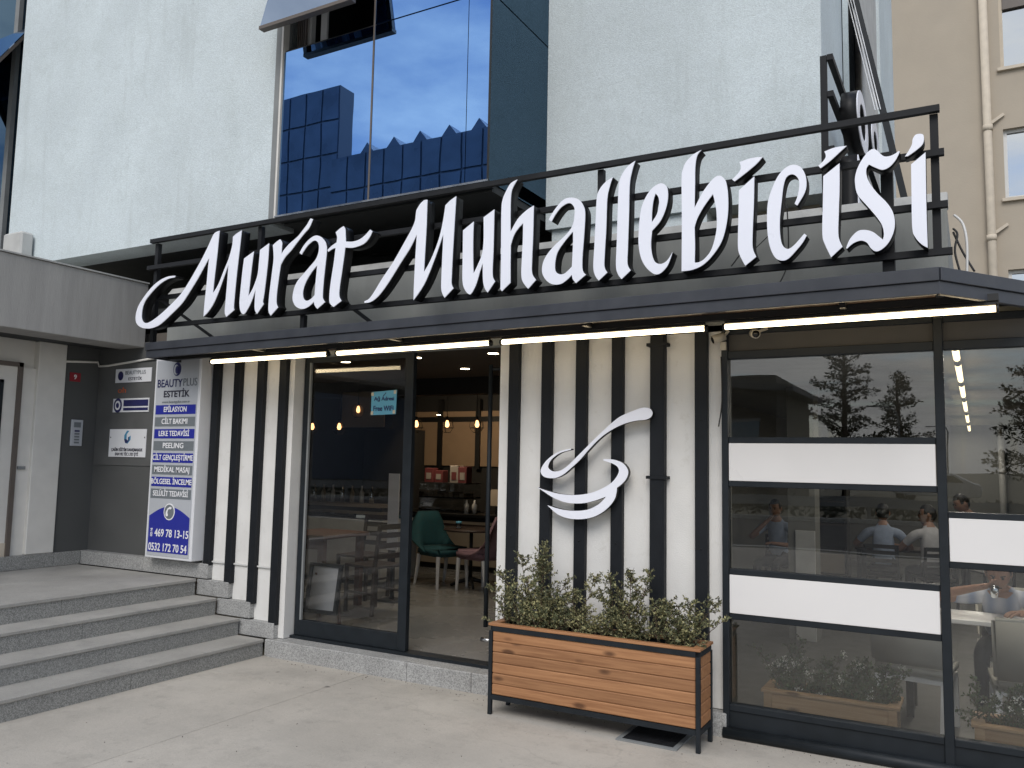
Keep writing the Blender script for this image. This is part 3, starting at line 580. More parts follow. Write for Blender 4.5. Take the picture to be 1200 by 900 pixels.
LET = [((150, 260), 6.4267, [[(355,405,1),(350,418,1),(300,430),(235,472),(165,545),(120,612),(102,690),(108,745),(140,762),(190,738),(260,682),(340,605),(400,540),(450,465),(500,380),(550,290),(600,190),(635,112),(655,82),(688,66,1),(670,250),(650,420),(638,540,1),(680,470),(720,370),(760,270),(785,175),(790,112,1),(820,86),(855,64,1),(840,200),(815,420),(798,600),(795,650),(800,662,1),(740,715,1),(728,680),(735,590),(745,470),(757,318,1),(720,420),(680,530),(640,620),(600,680),(568,713,1),(575,620),(590,480),(603,340),(612,268,1),(570,345),(520,435),(450,548),(400,620),(320,700),(250,765),(200,793),(150,803),(100,795),(65,765),(57,715),(75,640),(120,565),(180,490),(240,440),(300,412)]]),
 ((265, 245), 6.43, [[(207,320,1),(190,450),(175,580),(165,658,1),(200,598),(235,500),(247,400),(255,308,1),(322,258,1),(315,380),(300,520),(285,640),(275,700),(282,715,1),(232,790,1),(215,755),(215,690),(222,602,1),(190,695),(160,755),(132,792),(108,770),(100,710),(107,620),(120,490),(135,372,1)]]),
 ((265, 245), 6.43, [[(352,272,1),(375,250),(405,228,1),(420,252),(418,295),(415,340,1),(440,302),(480,258),(540,205),(580,155),(610,115),(634,71,1),(653,75,1),(625,140),(587,185),(536,249),(490,310),(445,360),(410,420,1),(395,520),(380,640),(378,710),(390,740,1),(335,803,1),(318,760),(325,640),(345,480),(357,370)]]),
 ((335, 255), 7.5, [[(120,310,1),(137,325,1),(165,280),(200,235),(245,202),(275,210),(290,245),(285,310),(260,370),(210,430),(150,500),(100,560),(70,630),(58,710),(75,765),(110,795),(150,802),(190,787),(225,760),(246,738,1),(252,770),(275,802,1),(343,742,1),(325,715),(322,680),(330,560),(345,420),(358,290),(350,225),(320,180),(280,158),(240,165),(190,205),(150,255)],
   [(275,418,1),(225,480),(180,555),(155,620),(148,680),(160,720),(190,730),(225,710),(252,680,1),(258,600),(265,520)]]),
 ((335, 255), 7.5, [[(505,75,1),(520,100),(523,150),(525,210,1),(590,210),(650,190),(700,150),(740,105,1),(760,120,1),(730,180),(690,225),(640,250),(580,265),(520,262,1),(510,340),(490,480),(470,620),(468,690),(487,732,1),(418,785,1),(385,750),(382,680),(395,560),(420,400),(437,265,1),(410,275),(372,300,1),(365,285,1),(400,250),(445,218,1),(450,170),(437,130,1),(470,100)]]),
 ((420, 225), 6.4286, [[(437,135,1),(465,90),(495,62),(518,58,1),(512,250),(502,430),(492,605,1),(540,520),(590,400),(620,300),(640,200),(655,100,1),(690,65),(735,32,1),(725,200),(712,420),(702,620),(700,690),(715,725,1),(648,797,1),(625,740),(625,640),(632,480),(640,312,1),(600,430),(560,540),(520,640),(480,720),(415,815,1),(418,700),(428,500),(440,318,1),(390,420),(320,530),(240,660),(170,760),(120,810),(80,832),(45,835,1),(45,822,1),(75,808),(110,765),(180,650),(260,530),(340,390),(400,280),(425,220),(432,170)]]),
 ((535, 200), 6, [[(45,420,1),(120,358,1),(116,450),(115,600),(118,725,1),(150,660),(180,580),(190,480),(190,328,1),(265,272,1),(262,400),(258,560),(252,700),(255,750),(270,778,1),(218,857,1),(195,820),(185,760),(184,648,1),(165,705),(140,790),(115,845),(92,870),(60,840),(42,780),(42,650),(44,520)]]),
 ((535, 200), 6, [[(427,62,1),(380,90),(345,150),(322,210),(315,280),(313,450),(312,650),(308,830,1),(318,848,1),(378,788,1),(378,650),(380,525,1),(400,460),(430,410),(468,368,1),(466,480),(460,600),(455,720),(465,780),(503,830,1),(558,768,1),(530,720),(530,620),(537,450),(542,245,1),(490,280),(430,340),(378,432,1),(378,300),(380,200),(390,130)]]),
 ((625, 185), 5.808, [[(103,420,1),(123,433,1),(150,385),(190,335),(235,308),(262,315),(280,345),(278,410),(262,470),(215,530),(150,590),(95,655),(65,715),(60,780),(85,830),(130,860),(185,858),(230,828),(262,795,1),(268,825),(290,852,1),(357,795,1),(335,765),(333,680),(345,520),(352,380),(340,325),(310,285),(260,270),(205,285),(150,345)],
   [(270,500,1),(215,565),(165,640),(148,710),(150,770),(180,792),(215,785),(262,740,1),(266,660),(270,580)]]),
 ((625, 185), 5.808, [[(540,130,1),(490,165),(450,215),(432,270),(425,400),(415,600),(408,740),(420,800),(445,835,1),(503,780,1),(483,740),(485,650),(495,480),(502,280),(520,190)]]),
 ((625, 185), 5.808, [[(692,20,1),(640,60),(600,120),(582,180),(575,330),(568,560),(562,730),(575,790),(600,825,1),(662,765,1),(640,720),(643,600),(650,380),(655,180),(672,85)]]),
 ((740, 170), 5.625, [[(270,705,1),(235,760),(195,783),(155,770),(135,720),(128,650),(135,565,1),(190,500),(225,420),(240,345),(235,280),(210,255),(180,255),(130,290),(85,360),(60,440),(48,560),(47,660),(65,750),(100,810),(150,850),(190,845),(230,805),(252,760)],
   [(158,318,1),(143,370),(135,440),(133,510,1),(165,460),(182,400),(178,345)]]),
 ((740, 170), 5.625, [[(460,32,1),(410,60),(360,110),(337,165),(330,230),(332,500),(330,832,1),(400,822),(470,790),(540,720),(600,620),(632,480),(637,350),(625,250),(600,210),(570,202),(530,230),(470,310),(415,415,1),(418,250),(420,140),(432,70)],
   [(537,322,1),(480,400),(435,480),(415,540,1),(418,660),(416,775,1),(450,770),(490,740),(530,680),(560,560),(560,440),(548,370)]]),
 ((850, 170), 6, [[(203,220,1),(95,318,1),(92,500),(88,700),(100,770),(140,848,1),(217,785,1),(192,720),(192,600),(200,400)]]),
 ((850, 170), 6, [[(262,82,1),(180,92),(98,120,1),(108,145),(100,185),(48,242,1),(65,255,1),(150,190),(220,130)]]),
 ((850, 170), 6, [[(572,635,1),(540,690),(490,750),(440,800),(395,812),(350,790),(315,720),(297,620),(293,500),(300,400),(330,300),(375,210),(430,155),(480,138),(530,155),(562,210),(570,280),(555,340),(505,425,1),(487,412,1),(510,350),(520,270),(505,225),(470,205),(430,225),(408,290),(395,400),(383,520),(385,630),(400,700),(435,730),(470,715),(510,675),(555,622,1)]]),
 ((950, 150), 5.6267, [[(190,232,1),(83,318,1),(80,500),(77,700),(95,770),(135,852,1),(210,782,1),(183,710),(185,560),(190,400)]]),
 ((950, 150), 5.6267, [[(237,117,1),(160,128),(90,155,1),(100,185),(85,215),(50,248,1),(65,265,1),(130,215),(190,160)]]),
 ((950, 150), 5.6267, [[(588,155,1),(560,210),(520,255),(475,275),(430,262),(385,240,1),(368,265),(368,310),(390,365),(440,430),(500,490),(540,550),(555,620),(545,690),(510,760),(460,805),(425,812),(395,790),(370,755),(330,742),(280,760),(240,795,1),(233,792,1),(260,730),(310,680),(360,672),(410,685),(450,715),(475,735,1),(483,700),(470,640),(430,580),(370,510),(310,440),(293,370),(295,310),(320,240),(370,165),(410,138),(440,150),(480,185),(520,185),(555,170),(578,152,1)]]),
 ((950, 150), 5.6267, [[(757,160,1),(662,240,1),(665,450),(670,660),(690,720),(730,765),(772,790,1),(765,600),(760,380)]]),
 ((950, 150), 5.6267, [[(715,38),(690,45),(672,75),(665,115),(622,188,1),(640,185,1),(690,150),(735,110),(747,70),(740,42)]])]
for o_, s_, lp in LET:
    b_ = link('letter', outline_mesh(lp, o_, s_, SY+.004, .095), 'letter_side', sign)
    link('letter_face', outline_mesh(lp, o_, s_, SY-.004, .007), 'letter_face', b_)
cup = thing('cup_emblem', (-2.2, 5.1, 1.4), 'white cup and spoon swirl emblem mounted on the batten wall', 'sign')
for lp in ([(275,342,1),(230,350),(170,375),(110,425),(77,480),(85,515),(115,533),(170,535),(220,515),(270,475),(330,420),(400,340),(470,270),(540,220),(620,180),(700,158),(770,150),(805,130),(812,100),(790,75),(740,73),(680,95),(600,130),(530,185),(450,260),(380,330),(320,390),(260,450),(210,485),(160,492),(130,475),(125,455),(145,415),(200,372),(275,349,1)],
           [(55,597,1),(120,620),(200,640),(300,648),(400,635),(480,605),(550,560),(590,500),(585,465),(550,440),(490,420,1),(490,410,1),(560,415),(620,440),(652,490),(640,540),(610,575),(578,600,1),(575,630),(560,680),(510,740),(440,785),(360,805),(270,803),(190,775),(120,715,1),(200,740),(290,752),(380,745),(440,720),(480,690),(507,658,1),(430,685),(350,702),(250,698),(160,665),(90,620)]):
    b_ = link('swirl', outline_mesh([lp], (620, 465), 5.625, 5.088, .045), 'letter_side', cup)
    link('swirl_face', outline_mesh([lp], (620, 465), 5.625, 5.080, .007), 'letter_face', b_)
for q_ in ((751, 484), (638, 553), (673, 585)): x, _, z = P(*q_, Y=5.1); tube('spacer', [(x, 5.132, z), (x, 5.2, z)], .008, 'steel', cup)
# side sign running back from the corner of the roof
ss = thing('side_sign', (-.73, 6, 3.2), 'black steel frame with white letters seen edge-on behind the front sign', 'sign')
SXX = -.735
for z, y1 in ((4.135, 8.6), (3.90, 8.6), (3.55, 8.6)): box('rail', SXX, SXX+.035, 5.22, y1, z-.018, z+.018, 'sign_steel', ss)
for y in (5.22, 6.9, 8.57): box('post', SXX-.04, SXX-.002, y, y+.035, 3.1, 4.15, 'sign_steel', ss)
def side_letter(loops, y0, z0, s):
    def mk(x0, d, inset):
        cu = bpy.data.curves.new('o', 'CURVE'); cu.dimensions = '2D'; cu.fill_mode = 'BOTH'
        for lp in loops:
            q = spline([(p[0]*100, p[1]*100, *p[2:]) for p in lp]); sp = cu.splines.new('POLY'); sp.points.add(len(q)-1); sp.use_cyclic_u = True
            for k, v in enumerate(q): sp.points[k].co = (v.x/100*s, v.y/100*s, 0, 1)
        cu.extrude = d/2; cu.offset = inset
        return curve_mesh(cu, lambda v: Vector((x0+d/2+v.z, y0+v.x, z0+v.y)))
    b_ = link('letter', mk(SXX+.04, .095, 0), 'letter_side', ss); link('letter_face', mk(SXX+.136, .007, -.002), 'letter_face', b_)
def ring(rx, rz, n=12): return [(rx*math.cos(2*math.pi*k/n), rz*math.sin(2*math.pi*k/n)) for k in range(n)]
side_letter([ring(.62, .38), ring(.36, .22)], 5.78, 3.90, .5)
side_letter([ring(.55, .34), ring(.30, .18)], 6.62, 4.05, .5)
for y in (5.45, 5.75, 6.35, 6.75, 7.1): side_letter([[(0, 0, 1), (.32, 0, 1), (.36, .9, 1), (.04, .95, 1)]], y, 3.18, .42)

# beauty salon lightbox
lb = thing('light_box', (-6.28, 5.12, .70), 'tall white lightbox with blue and grey beauty service bands and phone numbers', 'sign')
LX0, LX1, LF = -6.575, -5.967, 5.05
box('casing', LX0, LX1, LF, 5.228, .70, 2.50, 'box_white', lb, .006)
box('face', LX0+.028, LX1-.028, LF-.004, LF, .725, 2.475, 'print_silver', lb)
xc = (LX0+LX1)/2; RX = (1, 0, 0); fy = LF-.006
def zz(py): return P(203, py, Y=LF).z
rows = ('EPİLASYON', 'CİLT BAKIMI', 'LEKE TEDAVİSİ', 'PEELING', 'CİLT GENÇLEŞTİRME', 'MEDİKAL MASAJ', 'BÖLGESEL İNCELME', 'SELÜLİT TEDAVİSİ')
wid = (.30, .34, .40, .27, .53, .46, .53, .46)
for k, (r, wd) in enumerate(zip(rows, wid)):
    zc = zz(480 + 14.15*k)
    box('service_band', LX0+.04, LX1-.04, fy, fy+.002, zc-.042, zc+.042, 'print_blue' if k % 2 == 0 else 'print_grey', lb)
    text(r, (xc, fy-.002, zc), RX, .048, 'print_white', lb, wd, .02)
text('BEAUTY', (xc-.095, fy, zz(449.5)), RX, .072, 'print_navy', lb, .33, .012); text('PLUS', (xc+.175, fy, zz(449)), RX, .072, 'print_grey', lb, .18)
text('ESTETİK', (xc, fy, zz(462)), RX, .058, 'print_ink', lb, .34, .03); text('www.beautyplus.com.tr', (xc, fy, zz(471)), RX, .022, 'print_grey', lb, .37)
def disc(name, c, rx, rz, y, m, par, n=24, th=.002, right=Vector((1, 0, 0))):
    return prism(name, [Vector(c) + right*rx*math.cos(2*math.pi*k/n) + Vector((0, 0, rz*math.sin(2*math.pi*k/n))) for k in range(n)], Vector((0, 0, 1)).cross(right)*th, m, par)
zc = zz(433)
disc('emblem', (xc-.005, fy, zc), .052, .062, fy, 'print_navy', lb); disc('emblem', (xc-.016, fy-.002, zc-.004), .032, .046, fy, 'print_silver', lb); disc('emblem', (xc-.003, fy-.004, zc-.006), .022, .036, fy, 'print_navy', lb)
zb, zt, zs = .755, zz(594), zz(606)
arc = [(LX0+.04 + (LX1-LX0-.08)*k/16, fy, zs + (zt-zs)*math.sin(math.pi*k/16)) for k in range(17)]
prism('phone_panel', [(LX0+.04, fy, zb), *arc, (LX1-.04, fy, zb)], (0, .002, 0), 'print_blue', lb)
zc = zz(600)
disc('phone_emblem', (xc, fy-.002, zc), .072, .074, fy, 'print_white', lb); disc('phone_emblem', (xc, fy-.004, zc), .061, .063, fy, 'print_grey', lb)
prism('handset', [Vector((xc, fy-.006, zc)) + Vector((x*.1, 0, z*.1)) for x, z in ((-.42,-.30),(-.30,-.42),(-.10,-.36),(-.12,-.2),(-.2,-.12),(-.14,.1),(.02,.28),(.14,.2),(.32,.28),(.3,.42),(.1,.45),(-.2,.28),(-.4,-.02))], (0, .0015, 0), 'print_white', lb)
text('469 78 13-15', (xc+.045, fy-.002, zz(626)), RX, .068, 'print_white', lb, .44, .02); text('0532 172 70 54', (xc, fy-.002, zz(643)), RX, .068, 'print_white', lb, .50, .02)
text('0216', (LX0+.085, fy-.002, zz(625.5)), (0, 0, 1), .026, 'print_white', lb, .075, .03, up=Vector((-1, 0, 0)))

# directory of tenants, house number, intercom
PYD = 5.224
dr = thing('tenant_directory', (-7.1, 5.2, 1.7), 'grey tenant board on the entrance wall with three small white plates', 'sign')
def pl(x0, y0, x1, y1, Y=PYD): a, b = P(x0, y0, Y=Y), P(x1, y1, Y=Y); return a.x, b.x, b.z, a.z
x0, x1, z0, z1 = pl(117, 428, 168, 546); box('board', x0, -6.6, PYD-.002, PYD+.004, z0, z1, 'print_grey', dr).data.materials[0] = mat('board_grey', (.10, .102, .10), .6)
def plate(x0, y0, x1, y1, m='box_white'):
    a, b, c, d = pl(x0, y0, x1, y1); box('plate', a, b, PYD-.010, PYD-.004, c, d, m, dr); return a, b, c, d
a, b, c, d = plate(137, 433, 178, 447); yq = PYD-.012
disc('emblem', (a+.08, yq, (c+d)/2), .04, .045, 0, 'print_navy', dr, 16); text('BEAUTYPLUS', (a+.30, yq, (c+d)/2+.025), RX, .038, 'print_grey', dr, .30); text('ESTETİK', (a+.30, yq, (c+d)/2-.035), RX, .03, 'print_ink', dr, .2)
text('oh', P(143, 457.5, Y=PYD-.004), RX, .055, 'print_orange', dr, .12, .01)
a, b, c, d = plate(134, 467.5, 175, 482.5); disc('emblem', (a+.075, yq, (c+d)/2), .062, .07, 0, 'print_navy', dr, 16); disc('emblem', (a+.075, yq-.002, (c+d)/2), .04, .046, 0, 'box_white', dr, 16); disc('emblem', (a+.075, yq-.004, (c+d)/2), .022, .026, 0, 'print_navy', dr, 16)
box('band', a+.16, b-.01, yq, yq+.001, (c+d)/2-.01, d-.015, 'print_navy', dr); box('band', a+.16, b-.01, yq, yq+.001, c+.015, (c+d)/2-.025, 'print_navy', dr)
a, b, c, d = plate(130, 503, 171, 536); xm = (a+b)/2
prism('emblem', [(xm+x*.062, yq, d-.078+z*.062) for x, z in ((-.75,.3),(-.2,1),(.35,1),(-.2,.45),(-.2,-.3),(.2,-.55),(.2,0),(.75,.25),(.75,-.4),(.1,-1),(-.45,-.9),(-.75,-.3))], (0, .001, 0), 'print_cyan', dr)
prism('emblem', [(xm+x*.062, yq-.001, d-.078+z*.062) for x, z in ((-.75,-.3),(-.2,-.3),(.2,-.55),(.2,0),(.45,.1),(.45,-.5),(.0,-.9),(-.45,-.9))], (0, .001, 0), 'print_navy', dr)
text('ÇAĞIN EĞİTİM DANIŞMANLIK', (xm, yq, c+.068), RX, .028, 'print_ink', dr, .46, .02); text('SAN VE TİC LTD ŞTİ', (xm, yq, c+.026), RX, .028, 'print_ink', dr, .34, .02)
for x in (a+.02, b-.02): disc('screw', (x, yq, d-.08), .008, .008, 0, 'steel', dr, 10)
ic = thing('intercom', (XL+.01, 5.03, 1.8), 'small silver intercom panel with buttons on the dark grey wall', 'intercom')
box('plate', XL+.001, XL+.018, 4.965, 5.085, 1.69, 1.945, 'print_silver', ic, .004); box('speaker_grille', XL+.018, XL+.02, 4.99, 5.06, 1.87, 1.92, 'print_grey', ic)
for k in range(5): box('button', XL+.018, XL+.021, 5.0, 5.05, 1.715+.028*k, 1.732+.028*k, 'print_grey' if k < 4 else 'print_navy', ic)
nb = thing('house_number', (XL+.01, 4.97, 2.35), 'small dark red house number plate on the grey entrance wall', 'sign')
box('plate', XL+.001, XL+.008, 4.92, 5.03, 2.315, 2.40, 'print_red', nb); text('9', (XL+.01, 4.975, 2.357), (0, 1, 0), .045, 'print_white', nb, .028, .02)
# wifi notice on the sliding door glass
wf = thing('wifi_notice', (-4.15, DY, 2.0), 'light blue paper notice reading Free WiFi taped to the sliding door', 'notice')
wy = DY+.012
prism('paper', [(-4.265, wy, 2.155), (-4.012, wy, 2.168), (-4.016, wy, 1.975), (-4.265, wy, 1.968)], (0, .002, 0), 'paper_blue', wf)
text('Ağ Adresi', (-4.135, wy-.002, 2.098), RX, .032, 'print_navy', wf, .20, .02); text('Free WiFi', (-4.14, wy-.002, 2.02), RX, .042, 'print_navy', wf, .20, .02)
prism('tick', [(-4.15, wy-.002, 2.12), (-4.12, wy-.002, 2.15), (-4.115, wy-.002, 2.146), (-4.146, wy-.002, 2.115)], (0, .001, 0), 'print_navy', wf)
for x, z in ((-4.252, 2.138), (-4.028, 2.15), (-4.252, 1.985), (-4.032, 1.992)): box('tape', x-.012, x+.012, wy-.004, wy-.003, z-.014, z+.014, 'tape', wf)

# ================================================================ STREET OBJECTS
pb = thing('planter_box', (-2.1, 4.88, 0), 'long stained pine planter in a black steel frame against the batten wall', 'planter')
PX0, PX1, PY0, PY1, PT = -2.79, -1.403, 4.755, 5.02, .555
for x in (PX0, PX1-.025):
    for y in (PY0, PY1-.025): box('leg', x, x+.025, y, y+.025, 0, PT-.03, 'frame_metal', pb, .002)
for z0 in (.095, PT-.03):
    for y in (PY0, PY1-.025): box('rail', PX0+.025, PX1-.025, y, y+.025, z0, z0+.03, 'frame_metal', pb)
    for x in (PX0, PX1-.025): box('rail', x, x+.025, PY0+.025, PY1-.025, z0, z0+.03, 'frame_metal', pb)
hz = (PT-.03-.126)/6
for k in range(6):
    z0 = .126 + k*hz
    for y0, y1 in ((PY0+.006, PY0+.022), (PY1-.022, PY1-.006)): box('plank', PX0+.026, PX1-.026, y0, y1, z0+.001, z0+hz-.001, 'pine_stained', pb, .005)
    for x0, x1 in ((PX0+.004, PX0+.02), (PX1-.02, PX1-.004)): box('plank', x0, x1, PY0+.027, PY1-.027, z0+.001, z0+hz-.001, 'pine_stained', pb, .005)
for y0, y1 in ((PY0-.004, PY0+.042), (PY1-.042, PY1+.004)): box('rim_board', PX0-.004, PX1+.004, y0, y1, PT+.001, PT+.018, 'pine_stained', pb, .003)
for x0, x1 in ((PX0-.004, PX0+.05), (PX1-.05, PX1+.004)): box('rim_board', x0, x1, PY0+.0425, PY1-.0425, PT+.001, PT+.018, 'pine_stained', pb, .003)
box('soil', PX0+.03, PX1-.03, PY0+.03, PY1-.03, .4, PT-.03, 'soil', pb)
dg_ = thing('floor_drain', (-1.72, 4.9, 0), 'black slotted drain grate let into the pavement under the planter', 'drain')
box('rim', -1.90, -1.53, 4.73, 4.76, 0, .008, 'soffit_paint', dg_); box('rim', -1.90, -1.53, 5.06, 5.09, 0, .008, 'soffit_paint', dg_); box('rim', -1.90, -1.87, 4.761, 5.059, 0, .008, 'soffit_paint', dg_); box('rim', -1.56, -1.53, 4.761, 5.059, 0, .008, 'soffit_paint', dg_)
box('sump', -1.87, -1.56, 4.76, 5.06, .0005, .0015, 'black_void', dg_)
for k in range(12): box('grate_bar', -1.87, -1.56, 4.768+k*.0245, 4.779+k*.0245, .002, .009, 'sign_steel', dg_)

gb = bmesh.new()
for k in range(420):
    if k % 3: x, y = random.uniform(-5.1, .4), 5.11-abs(random.gauss(0, .05))-(.06 if k % 2 else 0)
    else: x, y = random.uniform(-5, .5), random.uniform(2.5, 5.1)
    if x > -1.36: y -= .02
    q_ = random.uniform(.0015, .005); c = Vector((x, y, q_*.5)); vv = [gb.verts.new(c + Vector((random.gauss(0, 1), random.gauss(0, 1), random.gauss(0, .5))).normalized()*q_) for _ in range(5)]
    bmesh.ops.convex_hull(gb, input=vv)
o = bm_obj('grit', gb, 'soil'); tag(o, 'scattered dark grit and crumbs along the kerb and pavement', 'grit', kind='stuff')
def leaf(bm, p, d, s, mi):
    d = d.normalized(); r = Vector((random.gauss(0,1), random.gauss(0,1), random.gauss(0,1))); sd_ = d.cross(r).normalized(); n_ = d.cross(sd_)
    a = [p, p + d*s*.45 + sd_*s*.24 + n_*s*.08, p + d*s, p + d*s*.45 - sd_*s*.24 + n_*s*.08]
    f = bm.faces.new([bm.verts.new(v) for v in a]); f.material_index = mi
def shrub(name, base, label, cat, stems, group, mats, size=.0195, spread=.14, flowers=0, dens=310):
    """stems: (dx, dy, height, lean x, lean y)"""
    t = thing(name, base, label, cat, group); bs = bmesh.new(); bl = bmesh.new(); B = Vector(base)
    xr = max(abs(q[0]) for q in stems)+.03
    stems = stems + [(random.uniform(-xr, xr), random.uniform(-.05, .05), random.uniform(.10, .30), random.uniform(-.08, .10), random.uniform(-.06, .03)) for _ in range(max(4, int(len(stems)*.9)))]
    for sx, sy, h, lx, ly in stems:
        p = B + Vector((sx, sy, 0)); pts = [p]; nn = 9
        for k in range(nn):
            u = (k+1)/nn; p = p + Vector((lx/nn*(.5+u) + random.gauss(0, .008), ly/nn*(.5+u) + random.gauss(0, .005), h/nn)); pts.append(p)
        add_tube(bs, pts, [.0045*(1-.75*i/nn) for i in range(nn+1)], 5)
        tw = []
        for k in range(int(h*95)):
            u = random.random()**.8; i = min(nn-1, int(u*nn)); q = pts[i].lerp(pts[i+1], u*nn-i)
            an = random.uniform(0, 6.28); le = random.uniform(.4, 1)*spread*(1.25-u*.75); dv = Vector((math.cos(an), math.sin(an)*.55, random.uniform(.1, 1.0))).normalized()
            e = q + dv*le; tw.append((q, e)); add_tube(bs, [q, e], [.0018, .001], 4, cap=False)
            for j in range(int(dens*le)):
                c = q.lerp(e, random.uniform(.15, 1.05)); v = Vector((random.gauss(0,1), random.gauss(0,1), random.gauss(.35,1)))
                leaf(bl, c, v, size*random.uniform(.55, 1.25), 0 if random.random() < .62 else 1)
            if flowers and random.random() < flowers:
                for j in range(4):
                    for q_ in range(4): leaf(bl, e + Vector((random.gauss(0,.012), random.gauss(0,.012), random.gauss(0,.012))), Vector((random.gauss(0,1), random.gauss(0,1), 1)), .016, 2)
    bm_obj('stems', bs, 'stem', t, True); bm_obj('foliage', bl, mats, t)
    return t
zt = PT-.03
shrub('shrub', (-2.52, 4.88, zt), 'tallest wiry shrub with small olive leaves at the left end of the planter', 'shrub', [(-.16,.02,.24,-.15,0),(-.1,0,.38,-.17,0),(-.02,.03,.47,-.1,.02),(.03,0,.53,.03,0),(.0,.02,.50,.05,0),(.02,-.03,.35,-.05,0),(.1,0,.34,.10,0),(.12,.03,.25,.06,0),(.16,0,.28,.10,0),(.2,0,.12,.05,0)], 'shrubs in the long planter', ['leaf_olive', 'leaf_pale'], spread=.14)
shrub('shrub', (-2.17, 4.88, zt), 'low sprawling shrub with pale yellowish leaves in the middle of the planter', 'shrub', [(-.08,0,.16,-.03,0),(0,.02,.38,.03,0),(.05,0,.14,.05,0),(.09,-.02,.11,.04,-.02),(-.02,-.03,.12,0,-.03)], 'shrubs in the long planter', ['leaf_pale', 'leaf_olive'], spread=.12)
shrub('shrub', (-1.93, 4.88, zt), 'open upright shrub with sparse dark leaves right of the planter centre', 'shrub', [(-.07,.02,.38,-.02,0),(0,0,.32,.0,0),(.05,0,.46,.06,0),(.07,.03,.44,.14,0),(.0,-.02,.20,-.02,0),(.1,0,.2,.08,0)], 'shrubs in the long planter', ['leaf_olive', 'leaf_pale'], spread=.12, dens=330)
shrub('shrub', (-1.58, 4.88, zt), 'shrub leaning right over the end of the planter toward the window', 'shrub', [(-.1,0,.22,-.05,0),(-.06,.02,.28,.0,0),(0,0,.27,.05,0),(.05,.02,.30,.14,.02),(.06,0,.20,.22,0),(.04,-.03,.14,.06,0)], 'shrubs in the long planter', ['leaf_olive', 'leaf_pale'], spread=.13)

# security cameras, cables
for i, (px, py, yy, d) in enumerate(((843, 396, 5.1, (-.8, -.5, -.35)), (884, 391, 5.02, (.4, -.9, -.2)))):
    c = P(px, py, Y=yy); t = thing('security_camera', c, ['beige bullet camera at the top of the white wall edge', 'second beige camera half hidden behind the long tube lamp'][i], 'camera', 'security cameras under the canopy'); d = Vector(d).normalized()
    tube('housing', [c - d*.035, c + d*.045], [.026, .028], 'camera_shell', t, 12); tube('lens', [c + d*.043, c + d*.0462], .022, 'lens_black', t, 12)
    bar('bracket', c - d*.03, Vector((c.x+.05, 5.13, 2.45)), .016, 'camera_shell', t)
box('junction_box', -1.375, -1.34, 5.115, 5.137, 2.33, 2.38, 'camera_shell', cafe)
def cable(pts, m, label, r=.006, cat='cable'):
    q = [pts[0]]
    for i in range(len(pts)-1):
        p0, p1, p2, p3 = pts[max(0, i-1)], pts[i], pts[i+1], pts[min(len(pts)-1, i+2)]
        for k in range(1, 6):
            t_ = k/5; q.append(.5*((2*p1) + (p2-p0)*t_ + (2*p0-5*p1+4*p2-p3)*t_*t_ + (3*p1-p0-3*p2+p3)*t_**3))
    o = tube('cable', q, r, m); tag(o, label, cat); return o
cable([P(1118, 252, Y=5.3), P(1128, 262, Y=5.28), P(1133, 285, Y=5.26), P(1133, 325, Y=5.25)], 'pvc_white', 'white cable hanging in an arc at the right end of the parapet', .007)
cable([P(1117, 268, Y=5.3), P(1122, 275, Y=5.28), P(1119, 295, Y=5.26), P(1127, 325, Y=5.25)], 'cable', 'loose black cable hanging beside the white one at the parapet end')
cable([P(1117, 272, Y=5.3), P(1128, 295, Y=5.28), P(1142, 318, Y=5.26)], 'cable', 'black cable running diagonally down from the parapet end')
cable([P(922, 240, Y=5.12), P(924, 280, Y=5.14), P(922, 312, Y=5.14), P(913, 333, Y=5.1)], 'cable', 'thin black wire hanging behind the letter c of the sign', .004)
cable([P(872, 292, Y=5.14), P(857, 312, Y=5.1)], 'cable', 'short black wire slanting behind the first letter i of the sign', .004)
cable([P(902, 275, Y=5.14), P(880, 296, Y=5.14)], 'cable', 'thin grey wire slanting between the letters i and c', .003)
cable([P(845, 418, Y=5.13), P(846, 470, Y=5.13), P(842, 500, Y=5.13)], 'cable', 'thin black wire running down the white edge beside the window post', .004)

# beige apartment block behind
be = thing('apartment_block', (2, 20, 0), 'beige rendered apartment block behind the cafe with windows and a drainpipe', 'building')
BGY = 20.0
def bw(px0, py0, px1, py1): a, b = P(px0, py0, Y=BGY), P(px1, py1, Y=BGY); return a.x, b.x, b.z, a.z
wins = [(.64, 2.15, 10.25, 12.1), (.70, 2.2, 7.38, 8.9), (.75, 2.3, 4.3, 5.85), (4.2, 5.7, 10.25, 12.1), (4.2, 5.7, 7.38, 8.9), (4.2, 5.7, 4.3, 5.85)]
xs_ = [-6, .70, 2.15, 4.2, 5.7, 9]
for i in range(5):
    x0, x1 = xs_[i], xs_[i+1]
    if i in (1, 3):
        for z0, z1 in ((0, 4.3), (5.85, 7.38), (8.9, 10.25), (12.1, 15)): box('wall', x0, x1, BGY, BGY+.3, z0, z1, 'beige_render', be)
    else: box('wall', x0, x1, BGY, BGY+.3, 0, 15, 'beige_render', be)
box('wall', -6, -5.7, BGY+.3, 30, 0, 15, 'beige_render', be); box('wall', 8.7, 9, BGY+.3, 30, 0, 15, 'beige_render', be); box('roof', -6, 9, BGY+.3, 30, 14.8, 15, 'beige_render', be)
